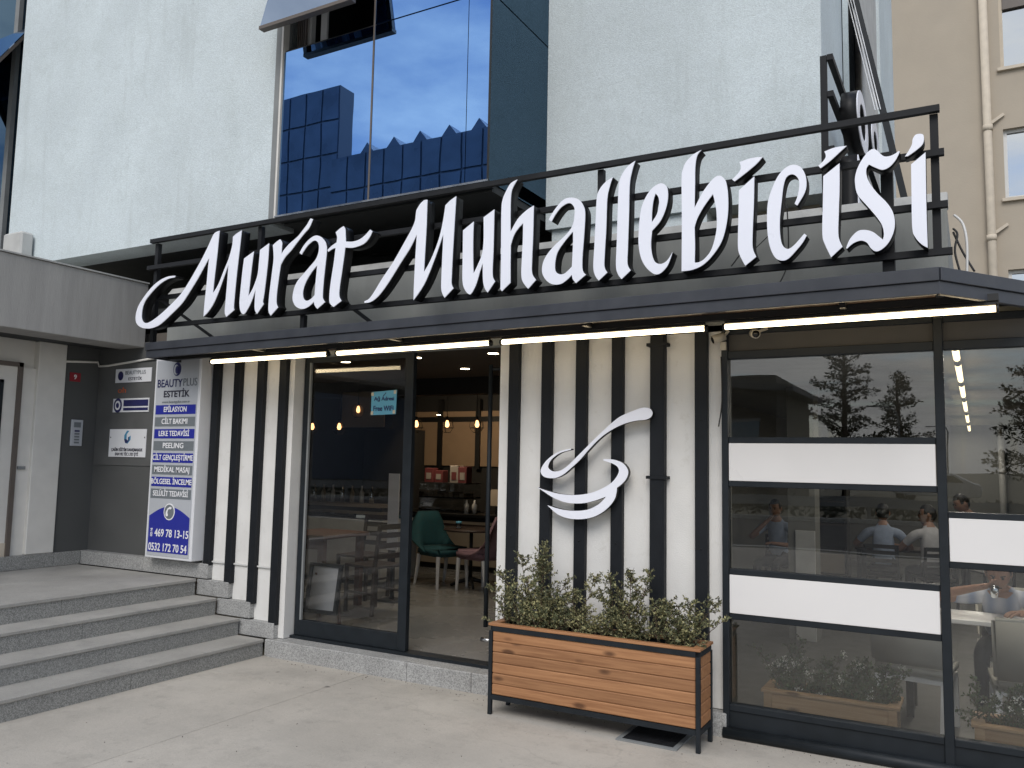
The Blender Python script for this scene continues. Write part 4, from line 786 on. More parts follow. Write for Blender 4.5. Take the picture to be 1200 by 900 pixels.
for k, (z0, z1) in enumerate(((4.3, 5.85), (7.38, 8.9), (10.25, 12.1))):
    for x0, x1 in ((.70, 2.15), (4.2, 5.7)):
        wn = box('window', x0, x1, BGY+.16, BGY+.2, z0, z1, 'glass_far', be); m_ = 'beige_trim' if k == 2 else 'pvc_white'
        for q in ((x0, x0+.07), ((x0+x1)/2-.04, (x0+x1)/2+.04), (x1-.07, x1)): box('frame', q[0], q[1], BGY+.1, BGY+.158, z0, z1, m_, wn)
        for q in ((z0, z0+.07), (z1-.07, z1)): box('frame', x0+.07, x1-.07, BGY+.11, BGY+.155, q[0], q[1], m_, wn)
        if k == 2: box('shutter_box', x0+.07, x1-.07, BGY+.08, BGY+.15, z1-.5, z1-.07, 'brown_metal', wn)
        box('sill', x0-.06, x1+.06, BGY-.08, BGY+.1, z0-.07, z0-.004, 'beige_trim', wn); box('backing', x0, x1, BGY+.24, BGY+.28, z0, z1, 'blind', wn)
pp = tube('drainpipe', [(.40, BGY-.1, 14.5), (.44, BGY-.1, 0)], .085, 'beige_trim', be, 10)
for z in (4.4, 6.6, 9.0): bar('pipe_branch', (.42, BGY-.1, z), (.72, BGY-.02, z+.22), .06, 'beige_trim', pp); tube('collar', [(.42, BGY-.1, z-.12), (.42, BGY-.1, z)], .10, 'beige_trim', pp, 10)

# ================================================================ INSIDE THE CAFE
def room(name, x0, x1, y0, y1, z0, z1, m): o = box(name, x0, x1, y0, y1, z0, z1, m); o['kind'] = 'structure'; return o
F1, F2 = .135, -.20
room('entrance_floor', -8.6, -3.06, 5.36, 11.3, F1-.1, F1, 'terrazzo')
room('entrance_ceiling', -8.6, -3.06, 5.34, 11.3, 2.72, 2.80, 'room_ceiling')
room('entrance_back_wall', -8.6, -3.06, 11.3, 11.4, F1, 2.72, 'room_dark'); room('entrance_side_wall', -8.7, -8.6, 5.37, 11.4, F1, 2.72, 'room_dark')
room('partition_wall', -3.05, -3.0, 5.42, 18.4, F2, 2.72, 'room_wall')
room('dining_floor', -3.0, 6, 5.22, 18.4, F2-.1, F2, 'room_floor'); room('dining_back_wall', -3.0, 6, 18.4, 18.5, F2-.1, 2.7, 'room_wall')
room('dining_ceiling', -3.0, 6, 5.34, 18.4, 2.50, 2.53, 'ceiling_white')
room('dining_front_wall', -3.0, -1.38, 5.35, 5.40, F2, 2.5, 'room_wall'); room('dining_dwarf_wall', -1.38, .5, 5.21, 5.24, F2, .05, 'room_wall')
room('ceiling_beam', -8.6, -3.06, 9.2, 9.4, 2.5, 2.72, 'room_dark')
# tan wall panels framed in black
bp_ = thing('back_panelling', (-5.5, 11.2, 1.5), 'row of tan wall panels framed in black behind the counter', 'panelling')
for k in range(7):
    x = -8.3 + k*.72; box('panel', x+.04, x+.68, 11.24, 11.28, 1.55, 2.42, 'panel_tan', bp_); box('frame', x-.04, x+.04, 11.2, 11.28, 1.5, 2.6, 'black_iron', bp_)
box('frame', -8.34, -3.2, 11.19, 11.27, 2.25, 2.33, 'black_iron', bp_)
ct = thing('service_counter', (-5.5, 9.9, F1), 'long counter with a tan front and black top at the back of the room', 'counter')
box('front_panel', -7.4, -3.2, 9.75, 9.8, F1+.08, .80, 'counter_tan', ct); box('plinth', -7.4, -3.2, 9.80, 9.84, F1, F1+.08, 'black_iron', ct); box('top', -7.45, -3.15, 9.7, 10.4, .86, .90, 'black_iron', ct, .005); box('body', -7.4, -3.2, 9.84, 10.35, F1+.08, .86, 'room_dark', ct)
box('trim', -7.4, -3.2, 9.735, 9.749, .74, .765, 'dark_wood', ct)
dc = thing('display_case', (-6.6, 10, .9), 'glass display case of pastries standing on the counter', 'display case')
box('glass', -6.95, -6.2, 9.8, 10.25, .92, 1.3, 'glass_clear', dc); 
for z in (.91, 1.1, 1.3): box('shelf', -6.95, -6.2, 9.8, 10.25, z, z+.015, 'black_iron', dc)
for k in range(8): box('tray', -6.92+.088*k, -6.85+.088*k, 9.85, 10.1, 1.12, 1.15+.02*(k % 3), 'counter_tan', dc)
for i, (x, m_, h) in enumerate(((-6.85, 'carton_red', .2), (-6.68, 'carton_red', .17), (-6.42, 'carton_pale', .24), (-6.28, 'carton_red', .23))):
    g = thing('gift_box', (x, 9.95, 1.32), ['red carton leftmost on the display case', 'smaller red carton second on the display case', 'white carton with red edge on the display case', 'red carton rightmost on the display case'][i], 'box', 'cartons on the display case')
    box('carton', x-.07, x+.07, 9.88, 10.02, 1.316, 1.316+h, m_, g, .004); box('label', x-.04, x+.04, 9.876, 9.879, 1.36, 1.36+h*.45, 'carton_pale' if m_ == 'carton_red' else 'carton_red', g)
mo = thing('till_screen', (-5.75, 10, .9), 'pale till screen tilted on the counter', 'screen'); prism('screen', [(-5.93, 9.95, 1.02), (-5.62, 9.95, 1.02), (-5.58, 10.02, 1.24), (-5.89, 10.02, 1.24)], (0, .02, 0), 'counter_tan', mo); box('stand', -5.8, -5.74, 9.98, 10.06, .9, 1.03, 'black_iron', mo)
for i, x in enumerate((-6.05, -6.18)):
    lathe('bottle', [(.0, 0), (.035, 0), (.035, .12), (.015, .15), (.012, .19), (.0, .19)], (x, 9.85, .901), 'freezer_white')
    tag(bpy.context.scene.objects[-1], ['white pump bottle on the counter nearest the screen', 'white pump bottle on the counter nearest the display case'][i], 'bottle', 'bottles on the counter')
# pendants and downlights
def pendant(x, y, z, label):
    t = thing('pendant_lamp', (x, y, z), label, 'lamp', 'pendant lamps with warm bulbs')
    lathe('bulb', [(.0, -.05), (.022, -.035), (.03, -.01), (.022, .025), (.011, .05), (0, .052)], (x, y, z), 'bulb', t, 12)
    tube('cord', [(x, y, z+.06), (x, y, 2.72)], .004, 'cable', t, 5); tube('socket', [(x, y, z+.05), (x, y, z+.10)], .016, 'black_iron', t)
    for k in range(5):
        a = k*2*math.pi/5; tube('cage_wire', [(x, y, z+.08)] + [(x+.10*math.sin(u)*math.cos(a), y+.10*math.sin(u)*math.sin(a), z-.02+.1*math.cos(u)) for u in (.5, 1.1, 1.7, 2.3, 2.9)], .003, 'black_iron', t, 4)
    for zz_, rr in ((-.05, .095), (-.11, .05)): tube('cage_ring', [(x+rr*math.cos(q*.524), y+rr*math.sin(q*.524), z+zz_) for q in range(13)], .003, 'black_iron', t, 4)
names = ['pendant bulb nearest the sliding door stile', 'middle pendant bulb of the three over the counter', 'pendant bulb nearest the door handle', 'pendant bulb lowest left behind the sliding door glass', 'pendant bulb behind the glass below the freezer board', 'upper pendant bulb behind the glass left of the notice']
for k, (px, py) in enumerate(((488, 497), (524, 497), (559, 497), (366, 500), (397.5, 500), (420, 480))):
    p = P(px, py, Y=9.3 if k < 3 else 9.0); pendant(p.x, p.y, p.z, names[k])
dn_names = ['ceiling spot nearest the sliding door stile', 'ceiling spot in the middle of the doorway', 'ceiling spot nearest the door handle', 'ceiling spot above the sliding door glass', 'tilted spot hanging under the beam']
for k, (px, py) in enumerate(((488, 419), (545, 432), (578, 414), (405, 424), (514, 486))):
    p = P(px, py, Z=2.715) if k < 4 else P(px, py, Y=9.6)
    t = thing('ceiling_spot', p, dn_names[k], 'lamp', 'small lit ceiling spots')
    tube('lens', [p - Vector((0, 0, .004)), p], .055 if k < 4 else .03, 'downlight', t, 14); tube('rim', [p + Vector((0, 0, -.002)), p + Vector((0, 0, .012))], .068 if k < 4 else .036, 'black_iron', t, 14)
    if k < 4:
        sp = bpy.data.lights.new('spot', 'SPOT'); sp.energy = 24; sp.color = (1, .86, .68); sp.spot_size = R(110); sp.shadow_soft_size = .05; so = bpy.data.objects.new('spot_light', sp); col.objects.link(so); so.parent = t; so.location = (0, 0, -.01)
bs_ = bpy.data.lights.new('spot', 'SPOT'); bs_.energy = 45; bs_.color = (1, .8, .55); bs_.spot_size = R(120); bs_.shadow_soft_size = .03; bo = bpy.data.objects.new('spot_light', bs_); col.objects.link(bo); bo.parent = t; bo.location = (0, .02, -.01); bo.rotation_euler = (R(62), 0, 0)
# upholstered chairs and bistro table
def upholstered(c, rz, m_, label):
    t = thing('upholstered_chair', (0, 0, 0), label, 'chair', 'upholstered chairs at the bistro table')
    bm = bmesh.new(); add_box(bm, -.23, .23, -.25, .22, .36, .47); bmesh.ops.bevel(bm, geom=bm.edges[:], offset=.03, segments=2, affect='EDGES'); bm_obj('seat', bm, m_, t, True)
    bm = bmesh.new(); n = 9; ro = []
    for j in range(5):
        z = .40 + .46*j/4; row = []
        for i in range(n):
            a = (i/(n-1)-.5)*2; wr = max(0, abs(a)-.62)/.38; dip = wr*.30*(j/4)
            row.append((.245*a*(1+.06*j/4), .20 + .10*j/4 - wr*.24*(1-j/4), z - dip))
        ro.append(row)
    f = [[bm.verts.new(p) for p in r] for r in ro]; g = [[bm.verts.new((p[0]*1.06, p[1]+.055, p[2]+.008)) for p in r] for r in ro]
    for j in range(4):
        for i in range(n-1): bm.faces.new((f[j][i], f[j][i+1], f[j+1][i+1], f[j+1][i])); bm.faces.new((g[j][i+1], g[j][i], g[j+1][i], g[j+1][i+1]))
    for i in range(n-1): bm.faces.new((f[4][i], f[4][i+1], g[4][i+1], g[4][i])); bm.faces.new((f[0][i+1], f[0][i], g[0][i], g[0][i+1]))
    for j in range(4): bm.faces.new((f[j+1][0], g[j+1][0], g[j][0], f[j][0])); bm.faces.new((f[j][-1], g[j][-1], g[j+1][-1], f[j+1][-1]))
    bmesh.ops.recalc_face_normals(bm, faces=bm.faces); bk = bm_obj('backrest', bm, m_, t, True)
    for j, z in enumerate((.58, .70, .79)):
        for i in range(3 + j % 2):
            x = (i-(2+j % 2)/2)*.11; tube('button', [(x, .225+.10*(z-.4)/.46-.012, z), (x, .235+.10*(z-.4)/.46, z)], .012, 'black_iron', bk, 8)
    for x in (-.2, .2):
        for y0, y1 in ((-.21, -.22), (.20, .27)):
            bm = bmesh.new(); add_tube(bm, [(x, y0, .37), (x*1.03, (y0*2+y1)/3, .2), (x*1.06, y1, 0)], [.026, .022, .016], 8); bm_obj('leg', bm, 'chair_white', t)
    t.location = (c[0], c[1], F1); t.rotation_euler.z = rz; return t
upholstered((-5.62, 8.44), R(68), 'teal_fabric', 'teal buttoned velvet chair with white legs at the bistro table')
upholstered((-5.02, 8.40), R(-104), 'mauve_fabric', 'mauve upholstered chair with white legs right of the bistro table')
bt = thing('bistro_table', (-5.33, 8.62, F1), 'round dark bistro table on a cast iron foot between teal and mauve chairs', 'table')
lathe('top', [(0, .655), (.33, .655), (.34, .668), (.33, .68), (0, .68)], (-5.33, 8.62, F1), 'dark_wood', bt, 28); tube('column', [(-5.33, 8.62, F1+.06), (-5.33, 8.62, F1+.655)], .022, 'black_iron', bt)
for k in range(4):
    a = R(40+90*k); v = Vector((math.cos(a), math.sin(a), 0)); c = Vector((-5.33, 8.62, F1)); tube('foot', [c+Vector((0, 0, .09)), c+v*.12+Vector((0, 0, .06)), c+v*.24+Vector((0, 0, .015))], [.03, .022, .016], 'black_iron', bt)
sg = thing('sugar_jar', (-5.5, 8.5, .815), 'small glass sugar jar with pale lid on the bistro table', 'jar'); lathe('jar', [(0, .001), (.03, .001), (.034, .06), (0, .06)], (-5.45, 8.52, F1+.68), 'glass_clear', sg); lathe('lid', [(0, .06), (.036, .06), (.036, .085), (0, .085)], (-5.45, 8.52, F1+.68), 'paper_blue', sg)
# wooden table and chairs behind the sliding door glass
def ladder_chair(c, rz, z0, label, m_='dark_wood', group='dark ladder-back chairs', mets=False):
    t = thing('ladder_chair', (0, 0, 0), label, 'chair', group)
    for x in (-.19, .19):
        bar('leg', (x, -.19, 0), (x, -.19, .44), .03, m_, t); bar('leg', (x, .19, 0), (x, .21, .44), .03, m_, t); bar('post', (x, .21, .44), (x, .27, .86), .03, m_, t)
    box('seat', -.21, .21, -.21, .22, .44, .465, m_, t, .006)
    for z in (.56, .66, .76, .84): box('slat', -.19, .19, .215+.06*(z-.44)/.42, .232+.06*(z-.44)/.42, z-.025, z+.025, m_, t)
    bar('stretcher', (-.19, -.19, .2), (-.19, .2, .2), .02, m_, t); bar('stretcher', (.19, -.19, .2), (.19, .2, .2), .02, m_, t)
    t.location = (c[0], c[1], z0); t.rotation_euler.z = rz; return t
wt = thing('wooden_table', (-5.8, 6.5, F1), 'square reddish wooden table behind the sliding door glass', 'table')
box('top', -6.15, -5.5, 6.2, 6.9, F1+.70, F1+.74, 'table_wood', wt, .006)
for x in (-6.08, -5.57):
    for y in (6.27, 6.83): box('leg', x-.03, x+.03, y-.03, y+.03, F1, F1+.70, 'table_wood', wt)
box('apron', -6.05, -5.6, 6.24, 6.26, F1+.6, F1+.70, 'table_wood', wt)
ladder_chair((-5.2, 6.62), R(-100), F1, 'dark ladder-back chair right of the wooden table'); ladder_chair((-5.85, 7.25), R(0), F1, 'dark ladder-back chair behind the wooden table')
mb = thing('menu_easel', (-5.0, 5.75, F1), 'grey board in a dark frame on wooden legs standing behind the door glass', 'easel')
e = Vector((-5.02, 5.62, 0)); prism('board', [(-5.13, 5.60, .30), (-4.82, 5.62, .30), (-4.82, 5.68, .685), (-5.13, 5.66, .685)], (0, .012, 0), 'print_silver', mb)
for a, b in (((-5.13, 5.595, .30), (-5.13, 5.655, .69)), ((-4.82, 5.615, .30), (-4.82, 5.675, .69)), ((-5.15, 5.595, .30), (-4.80, 5.615, .30)), ((-5.15, 5.655, .69), (-4.80, 5.675, .69))): bar('frame', a, b, .03, 'frame_metal', mb)
for x, y in ((-5.08, 5.72), (-4.87, 5.74)): bar('leg', (x, y, F1), (x, y-.06, .62), .025, 'table_wood', mb)
ms = thing('menu_stand', (-4.75, 7.2, F1), 'tall pale menu sheet on a black stand behind the door stile', 'sign')
p = P(462, 555, Y=7.2); q = P(462, 645, Y=7.2); box('sheet', p.x-.07, p.x+.07, 7.2, 7.21, q.z, p.z, 'panel_white', ms); box('post', p.x-.02, p.x+.02, 7.215, 7.24, F1, q.z, 'black_iron', ms); box('foot', p.x-.12, p.x+.12, 7.1, 7.34, F1, F1+.02, 'black_iron', ms)
fz = thing('chest_freezer', (-7.3, 8.2, F1), 'white chest freezer with sliding lid left behind the door glass', 'freezer')
box('body', -7.6, -6.1, 7.9, 8.6, F1+.05, F1+.78, 'freezer_white', fz, .02); box('lid', -7.6, -6.1, 7.9, 8.6, F1+.785, F1+.82, 'glass_far', fz); box('grille', -6.45, -6.2, 7.893, 7.9, F1+.15, F1+.3, 'black_iron', fz)
bb = thing('bar_shelf', (-7.6, 9.0, F1), 'dark back bar with a lit round-cornered board over it', 'shelf')
box('cabinet', -8.55, -7.65, 10.5, 10.9, F1, 2.1, 'room_dark', bb); box('ledge', -8.4, -6.9, 8.85, 9.2, .98, 1.02, 'counter_tan', bb); box('front', -8.4, -6.9, 8.9, 9.15, F1, .98, 'room_dark', bb); box('hanging_board', -7.75, -7.0, 9.0, 9.03, 2.06, 2.55, 'counter_tan', bb, .01)
for k in range(7):
    x = -8.2 + k*.17; lathe('bottle', [(0, 0), (.03, 0), (.03, .14), (.012, .19), (.012, .24), (0, .24)], (x, 9.02, 1.021), ['glass_far', 'counter_tan', 'print_silver'][k % 3]); tag(bpy.context.scene.objects[-1], ['first', 'second', 'third', 'fourth', 'fifth', 'sixth', 'last'][k] + ' small bottle from the left on the back bar ledge', 'bottle', 'bottles on the back bar ledge')

# dining room behind the big window
for k, (y0, y1) in enumerate(((5.32, 5.62), (6.02, 6.62), (6.92, 8.2), (8.6, 9.9), (10.5, 12.2), (13.0, 14.9), (15.9, 18.0))):
    t = thing('tube_lamp', (-.10, (y0+y1)/2, 2.4), ['lit indoor tube lamp nearest the window', 'lit indoor tube lamp second from the window', 'lit indoor tube lamp third from the window', 'lit indoor tube lamp fourth from the window', 'lit indoor tube lamp fifth from the window', 'lit indoor tube lamp second from the back', 'lit indoor tube lamp at the far end of the row'][k], 'lamp', 'indoor tube lamps in a row toward the back')
    tube('tube', [(-.10, y0, 2.4), (-.10, y1, 2.4)], .022, 'led_room', t, 10); box('holder', -.12, -.08, y0, y1, 2.424, 2.44, 'black_iron', t)
    al = bpy.data.lights.new('tube_light', 'AREA'); al.shape = 'RECTANGLE'; al.size = .04; al.size_y = y1-y0; al.energy = (11 if k < 3 else 6)*(y1-y0); al.color = (1, .92, .80); ao = bpy.data.objects.new('tube_light', al); col.objects.link(ao); ao.parent = t; ao.location = (0, 0, -.026)
    for y in (y0-.012, y1): tube('end_cap', [(-.10, y, 2.4), (-.10, y+.012, 2.4)], .024, 'black_iron', t, 10)
def wplanter(x0, x1, y0, y1, label):
    t = thing('window_planter', ((x0+x1)/2, (y0+y1)/2, F2), label, 'planter', 'pine planters inside the window'); zt_ = .20
    for k in range(3):
        for a, b in ((y0, y0+.018), (y1-.018, y1)): box('plank', x0, x1, a, b, F2+.02+k*.122, F2+.138+k*.122, 'pine_plain', t, .003)
        for a, b in ((x0, x0+.018), (x1-.018, x1)): box('plank', a, b, y0+.019, y1-.019, F2+.02+k*.122, F2+.138+k*.122, 'pine_plain', t, .003)
    for x in (x0-.004, x1-.046): box('corner_board', x, x+.05, y0-.012, y0-.001, F2, zt_-.02, 'pine_plain', t, .002)
    for a, b in ((y0-.02, y0+.04), (y1-.04, y1+.02)): box('rim_board', x0-.02, x1+.02, a, b, zt_-.02, zt_, 'pine_plain', t, .003)
    for a, b in ((x0-.02, x0+.05), (x1-.05, x1+.02)): box('rim_board', a, b, y0+.041, y1-.041, zt_-.02, zt_, 'pine_plain', t, .003)
    box('soil', x0+.02, x1-.02, y0+.02, y1-.02, F2+.2, zt_-.05, 'soil', t)
wplanter(-1.23, -.46, 5.60, 5.86, 'pine planter of white flowers behind the left window bay'); wplanter(-.05, .62, 5.50, 5.76, 'pine planter at the right edge behind the window')
fl = ['leaf_green', 'leaf_olive', 'flower']
shrub('flowering_plant', (-1.02, 5.73, .14), 'leggy white-flowered plant at the left end of the indoor planter', 'plant', [(-.12,0,.30,-.16,0),(-.05,0,.32,-.05,0),(0,.03,.36,.03,0),(.03,-.03,.25,-.02,0),(.1,0,.24,.06,0),(-.1,-.03,.16,-.05,0)], 'flowering plants in the window planters', fl, .02, .10, .10)
shrub('flowering_plant', (-.80, 5.73, .14), 'small white-flowered plant in the middle of the indoor planter', 'plant', [(-.08,0,.20,-.03,0),(0,.02,.24,.02,0),(.06,-.02,.16,.03,0),(.02,-.05,.14,.0,-.03)], 'flowering plants in the window planters', fl, .02, .09, .10)
shrub('flowering_plant', (-.60, 5.73, .14), 'bushiest green plant at the right end of the indoor planter', 'plant', [(-.08,0,.22,-.06,0),(-.03,0,.28,0,0),(.02,.03,.27,.05,0),(.05,0,.26,.12,0),(.0,-.05,.16,.0,-.04),(.07,-.03,.16,.08,0),(-.06,-.04,.12,-.02,-.02)], 'flowering plants in the window planters', fl, .022, .11, .06)
shrub('flowering_plant', (.16, 5.63, .14), 'green plant in the planter at the right edge of the photo', 'plant', [(-.1,0,.18,-.05,0),(-.04,0,.26,-.02,0),(.03,.03,.26,.0,0),(.1,0,.26,.05,0),(.2,0,.24,.05,0),(.0,-.04,.14,.0,-.03)], 'flowering plants in the window planters', fl, .022, .11, .05)
def cream_chair(c, rz, label):
    t = thing('cream_chair', (0, 0, 0), label, 'chair', 'cream upholstered chairs in the dining room')
    bm = bmesh.new(); add_box(bm, -.24, .24, -.24, .20, .38, .48); bmesh.ops.bevel(bm, geom=bm.edges[:], offset=.03, segments=2, affect='EDGES'); bm_obj('seat', bm, 'cream_fabric', t, True)
    bm = bmesh.new(); add_box(bm, -.24, .24, .19, .25, .46, .87)
    for v in bm.verts: v.co.y += (v.co.z-.46)*.16; v.co.x *= 1+(v.co.z-.46)*.1
    bmesh.ops.bevel(bm, geom=bm.edges[:], offset=.022, segments=2, affect='EDGES'); bm_obj('backrest', bm, 'cream_fabric', t, True)
    box('apron', -.23, .23, -.22, .2, .35, .379, 'chair_white', t)
    for x in (-.215, .215):
        for y0, y1 in ((-.2, -.2), (.2, .28)): bar('leg', (x, y0, .35), (x, y1, 0), .038, 'chair_white', t)
    t.location = (c[0], c[1], F2); t.rotation_euler.z = rz; return t
cream_chair((-.42, 6.75), R(172), 'cream chair with white legs behind the window post'); cream_chair((.28, 6.65), R(184), 'cream chair with its back to the window at the right edge')
cream_chair((.2, 7.80), R(0), 'cream chair under the man drinking at the near table')
dt = thing('dining_table', (.1, 7.2, F2), 'dark dining table with a pale edge near the window', 'table'); box('top', -.55, .75, 6.95, 7.42, F2+.71, F2+.745, 'panel_white', dt, .005)
for x in (-.48, .68):
    for y in (7.0, 7.36): box('leg', x-.025, x+.025, y-.025, y+.025, F2, F2+.71, 'black_iron', dt)
dt2 = thing('dining_table', (-.8, 12.75, F2), 'dark table in front of the man in the pale blue shirt', 'table'); box('top', -1.5, .3, 12.45, 13.1, F2+.72, F2+.75, 'dark_wood', dt2)
for x in (-1.45, .25):
    for y in (12.5, 13.05): box('leg', x-.03, x+.03, y-.03, y+.03, F2, F2+.72, 'black_iron', dt2)
GC = 'dark ladder-back chairs in the dining room'
ladder_chair((-1.1, 12.0), R(180), F2, 'black slatted chair of the man in the pale blue shirt', 'black_iron', GC); ladder_chair((-.5, 12.0), R(200), F2, 'black slatted chair beside the window post at the back table', 'black_iron', GC)
ladder_chair((.12, 13.3), R(-60), F2, 'black slatted chair of the man bending forward at the back', 'black_iron', GC); ladder_chair((-2.45, 12.2), R(10), F2, 'black slatted chair of the man by the dark shelves', 'black_iron', GC)
sh = thing('open_shelf', (-2.0, 13.6, F2), 'dark open shelf unit against the dining room wall', 'shelf')
box('back', -2.6, -1.75, 14.0, 14.03, F2, 1.9, 'room_dark', sh)
for x in (-2.6, -1.78): box('side', x, x+.03, 13.65, 13.999, F2, 1.9, 'room_dark', sh)
for z in (.0, .35, .75, 1.1, 1.45, 1.87): box('shelf', -2.569, -1.781, 13.66, 13.998, z, z+.03, 'dark_wood', sh)
box('drawer', -2.56, -2.18, 13.63, 13.655, .04, .33, 'counter_tan', sh); box('drawer', -2.16, -1.79, 13.63, 13.655, .04, .33, 'counter_tan', sh)
cl = thing('column', (-1.35, 9.5, F2), 'grey white square column inside the dining room', 'column'); box('shaft', -1.80, -1.52, 9.4, 9.7, F2, 2.52, 'room_wall', cl); box('cladding', -1.72, -1.52, 9.36, 9.399, F2, .95, 'freezer_white', cl, .004)
wp = thing('wall_pipe', (.35, 16, F2), 'pale pipe running up the back of the dining room', 'pipe'); tube('pipe', [(.42, 18.3, F2), (.42, 18.3, 2.5)], .06, 'freezer_white', wp)
for z in (.4, 1.6): tube('collar', [(.42, 18.3, z), (.42, 18.3, z+.05)], .075, 'freezer_white', wp)

# ---------------------------------------------------------------- people
def person(loc, rz, label, shirt, arms, lean=0.0, tw=0.0, nod=0.0, look=0.0, held=None, legs=True):
    """seated figure facing local -Y; arms: per side (elbow, wrist) in local coordinates; joints grow into one skinned body"""
    J = {}; E_ = []
    def j(n, p, r): J[n] = (Vector(p), r)
    def fwd(p, k=1):
        v = Vector(p); h = v.z-.52; return Vector((v.x, v.y - math.sin(lean)*h, .52 + math.cos(lean)*h)) if h > 0 else v
    j('pelvis', (0, 0, .54), (.155, .125)); j('waist', fwd((0, .0, .70)), (.150, .110)); j('chest', fwd((0, .0, .90)), (.175, .125)); j('collar', fwd((0, .01, 1.05)), (.095, .08)); j('neck', fwd((0, .0, 1.10)), (.064, .064))
    j('skull', fwd((0, -.02, 1.17)), (.062, .064))
    E_ += [('pelvis', 'waist'), ('waist', 'chest'), ('chest', 'collar'), ('collar', 'neck'), ('neck', 'skull')]
    reg = {('pelvis', 'waist'): 1, ('waist', 'chest'): 1, ('chest', 'collar'): 1, ('collar', 'neck'): 0, ('neck', 'skull'): 0}
    for s, n in ((-1, 'l'), (1, 'r')):
        j('hip'+n, (s*.09, -.06, .53), (.095, .09)); j('knee'+n, (s*.13, -.44, .52), (.062, .065)); j('ankle'+n, (s*.13, -.42, .10), (.045, .048)); j('toe'+n, (s*.14, -.58, .045), (.04, .03))
        E_ += [('pelvis', 'hip'+n), ('hip'+n, 'knee'+n), ('knee'+n, 'ankle'+n), ('ankle'+n, 'toe'+n)]
        for e in E_[-4:]: reg[e] = 2
        el, wr = arms[0 if s < 0 else 1]
        sh_ = fwd((s*.19, .0, 1.0)); j('sho'+n, sh_, (.068, .068)); j('mid'+n, sh_.lerp(Vector(el), .55), (.056, .056)); j('elb'+n, el, (.043, .043)); j('wri'+n, wr, (.027, .030))
        d = (Vector(wr)-Vector(el)).normalized(); side = d.cross(Vector((0, 0, 1))).normalized()*s; upv = side.cross(d)
        pal = Vector(wr)+d*.055; j('pal'+n, pal, (.026, .038))
        E_ += [('collar', 'sho'+n), ('sho'+n, 'mid'+n), ('mid'+n, 'elb'+n), ('elb'+n, 'wri'+n), ('wri'+n, 'pal'+n)]
        reg.update({('collar', 'sho'+n): 1, ('sho'+n, 'mid'+n): 1, ('mid'+n, 'elb'+n): 0, ('elb'+n, 'wri'+n): 0, ('wri'+n, 'pal'+n): 0})
        cu_ = Vector((0, 0, -1)) if held is None else (upv*-1)
        for f_ in range(4):
            o = side*(f_-1.5)*.021; ln = (.036, .042, .039, .03)[f_]
            j('fa%s%d' % (n, f_), pal+o+d*.035, .0105); j('fb%s%d' % (n, f_), pal+o+d*(.035+ln)+cu_*.012, .0095); j('fc%s%d' % (n, f_), pal+o+d*(.04+ln*1.5)+cu_*.035, .008)
            E_ += [('pal'+n, 'fa%s%d' % (n, f_)), ('fa%s%d' % (n, f_), 'fb%s%d' % (n, f_)), ('fb%s%d' % (n, f_), 'fc%s%d' % (n, f_))]
            for e in E_[-3:]: reg[e] = 0
        j('ta'+n, pal-side*.042-d*.01, .012); j('tb'+n, pal-side*.055+d*.03+cu_*.01, .010); E_ += [('pal'+n, 'ta'+n), ('ta'+n, 'tb'+n)]; reg[E_[-1]] = reg[E_[-2]] = 0
    me = bpy.data.meshes.new('body'); ks = list(J); me.from_pydata([J[k][0] for k in ks], [(ks.index(a), ks.index(b)) for a, b in E_], []); o = bpy.data.objects.new('tmp', me); col.objects.link(o)
    bpy.context.view_layer.objects.active = o
    md = o.modifiers.new('s', 'SKIN'); md.use_smooth_shade = True; md.branch_smoothing = .4
    sv = me.skin_vertices[0].data
    for i, k in enumerate(ks):
        r = J[k][1]; sv[i].radius = r if isinstance(r, tuple) else (r, r); sv[i].use_root = (k == 'pelvis')
    o.modifiers.new('d', 'SUBSURF').levels = 1
    dg = bpy.context.evaluated_depsgraph_get(); dg.update(); bme = bpy.data.meshes.new_from_object(o.evaluated_get(dg)); bpy.data.objects.remove(o)
    segs = [(J[a][0], J[b][0], reg[(a, b)]) for a, b in E_]
    def dist(p, a, b):
        ab = b-a; t_ = max(0, min(1, (p-a).dot(ab)/max(1e-9, ab.length_squared))); return (p-a-ab*t_).length
    bme.materials.clear()
    for q in ('skin', shirt, 'trousers'): bme.materials.append(MATS[q])
    for p in bme.polygons:
        p.use_smooth = True; p.material_index = min(segs, key=lambda s: dist(p.center, s[0], s[1]))[2]
    # head, shaped from a sphere and joined to the body
    bm = bmesh.new(); bm.from_mesh(bme); hc = fwd((0, -.03, 1.255)); HM = Matrix.Translation(hc) @ Euler((nod, 0, look)).to_matrix().to_4x4() @ Matrix.Scale(1.05, 4)
    hv = bmesh.ops.create_uvsphere(bm, u_segments=20, v_segments=14, radius=1)['verts']
    for v in hv:
        x, y, z = v.co; k = 1 - .22*max(0, -z)**1.5; nx, ny, nz = x*.076*k, y*.097*(1 - .06*max(0, -z)), z*.118
        if y < -.75: ny += .006
        if abs(x) < .22 and y < -.8 and -.45 < z < .12: ny -= .022*(1-abs(z+.2)/.35 if abs(z+.2) < .35 else 0)
        if y < -.5 and .0 < z < .25 and .15 < abs(x) < .6: ny += .007
        if abs(x) < .4 and y < -.55 and -.75 < z < -.5: ny -= .006
        v.co = HM @ Vector((nx, ny, nz))
    for f in {f for v in hv for f in v.link_faces}: f.smooth = True; f.material_index = 0
    for s in (-1, 1):
        ev = bmesh.ops.create_icosphere(bm, subdivisions=2, radius=1)['verts']
        for v in ev: v.co = HM @ Vector((s*.077 + v.co.x*.010, .012 + v.co.y*.02, -.005 + v.co.z*.032))
        for f in {f for v in ev for f in v.link_faces}: f.smooth = True; f.material_index = 0
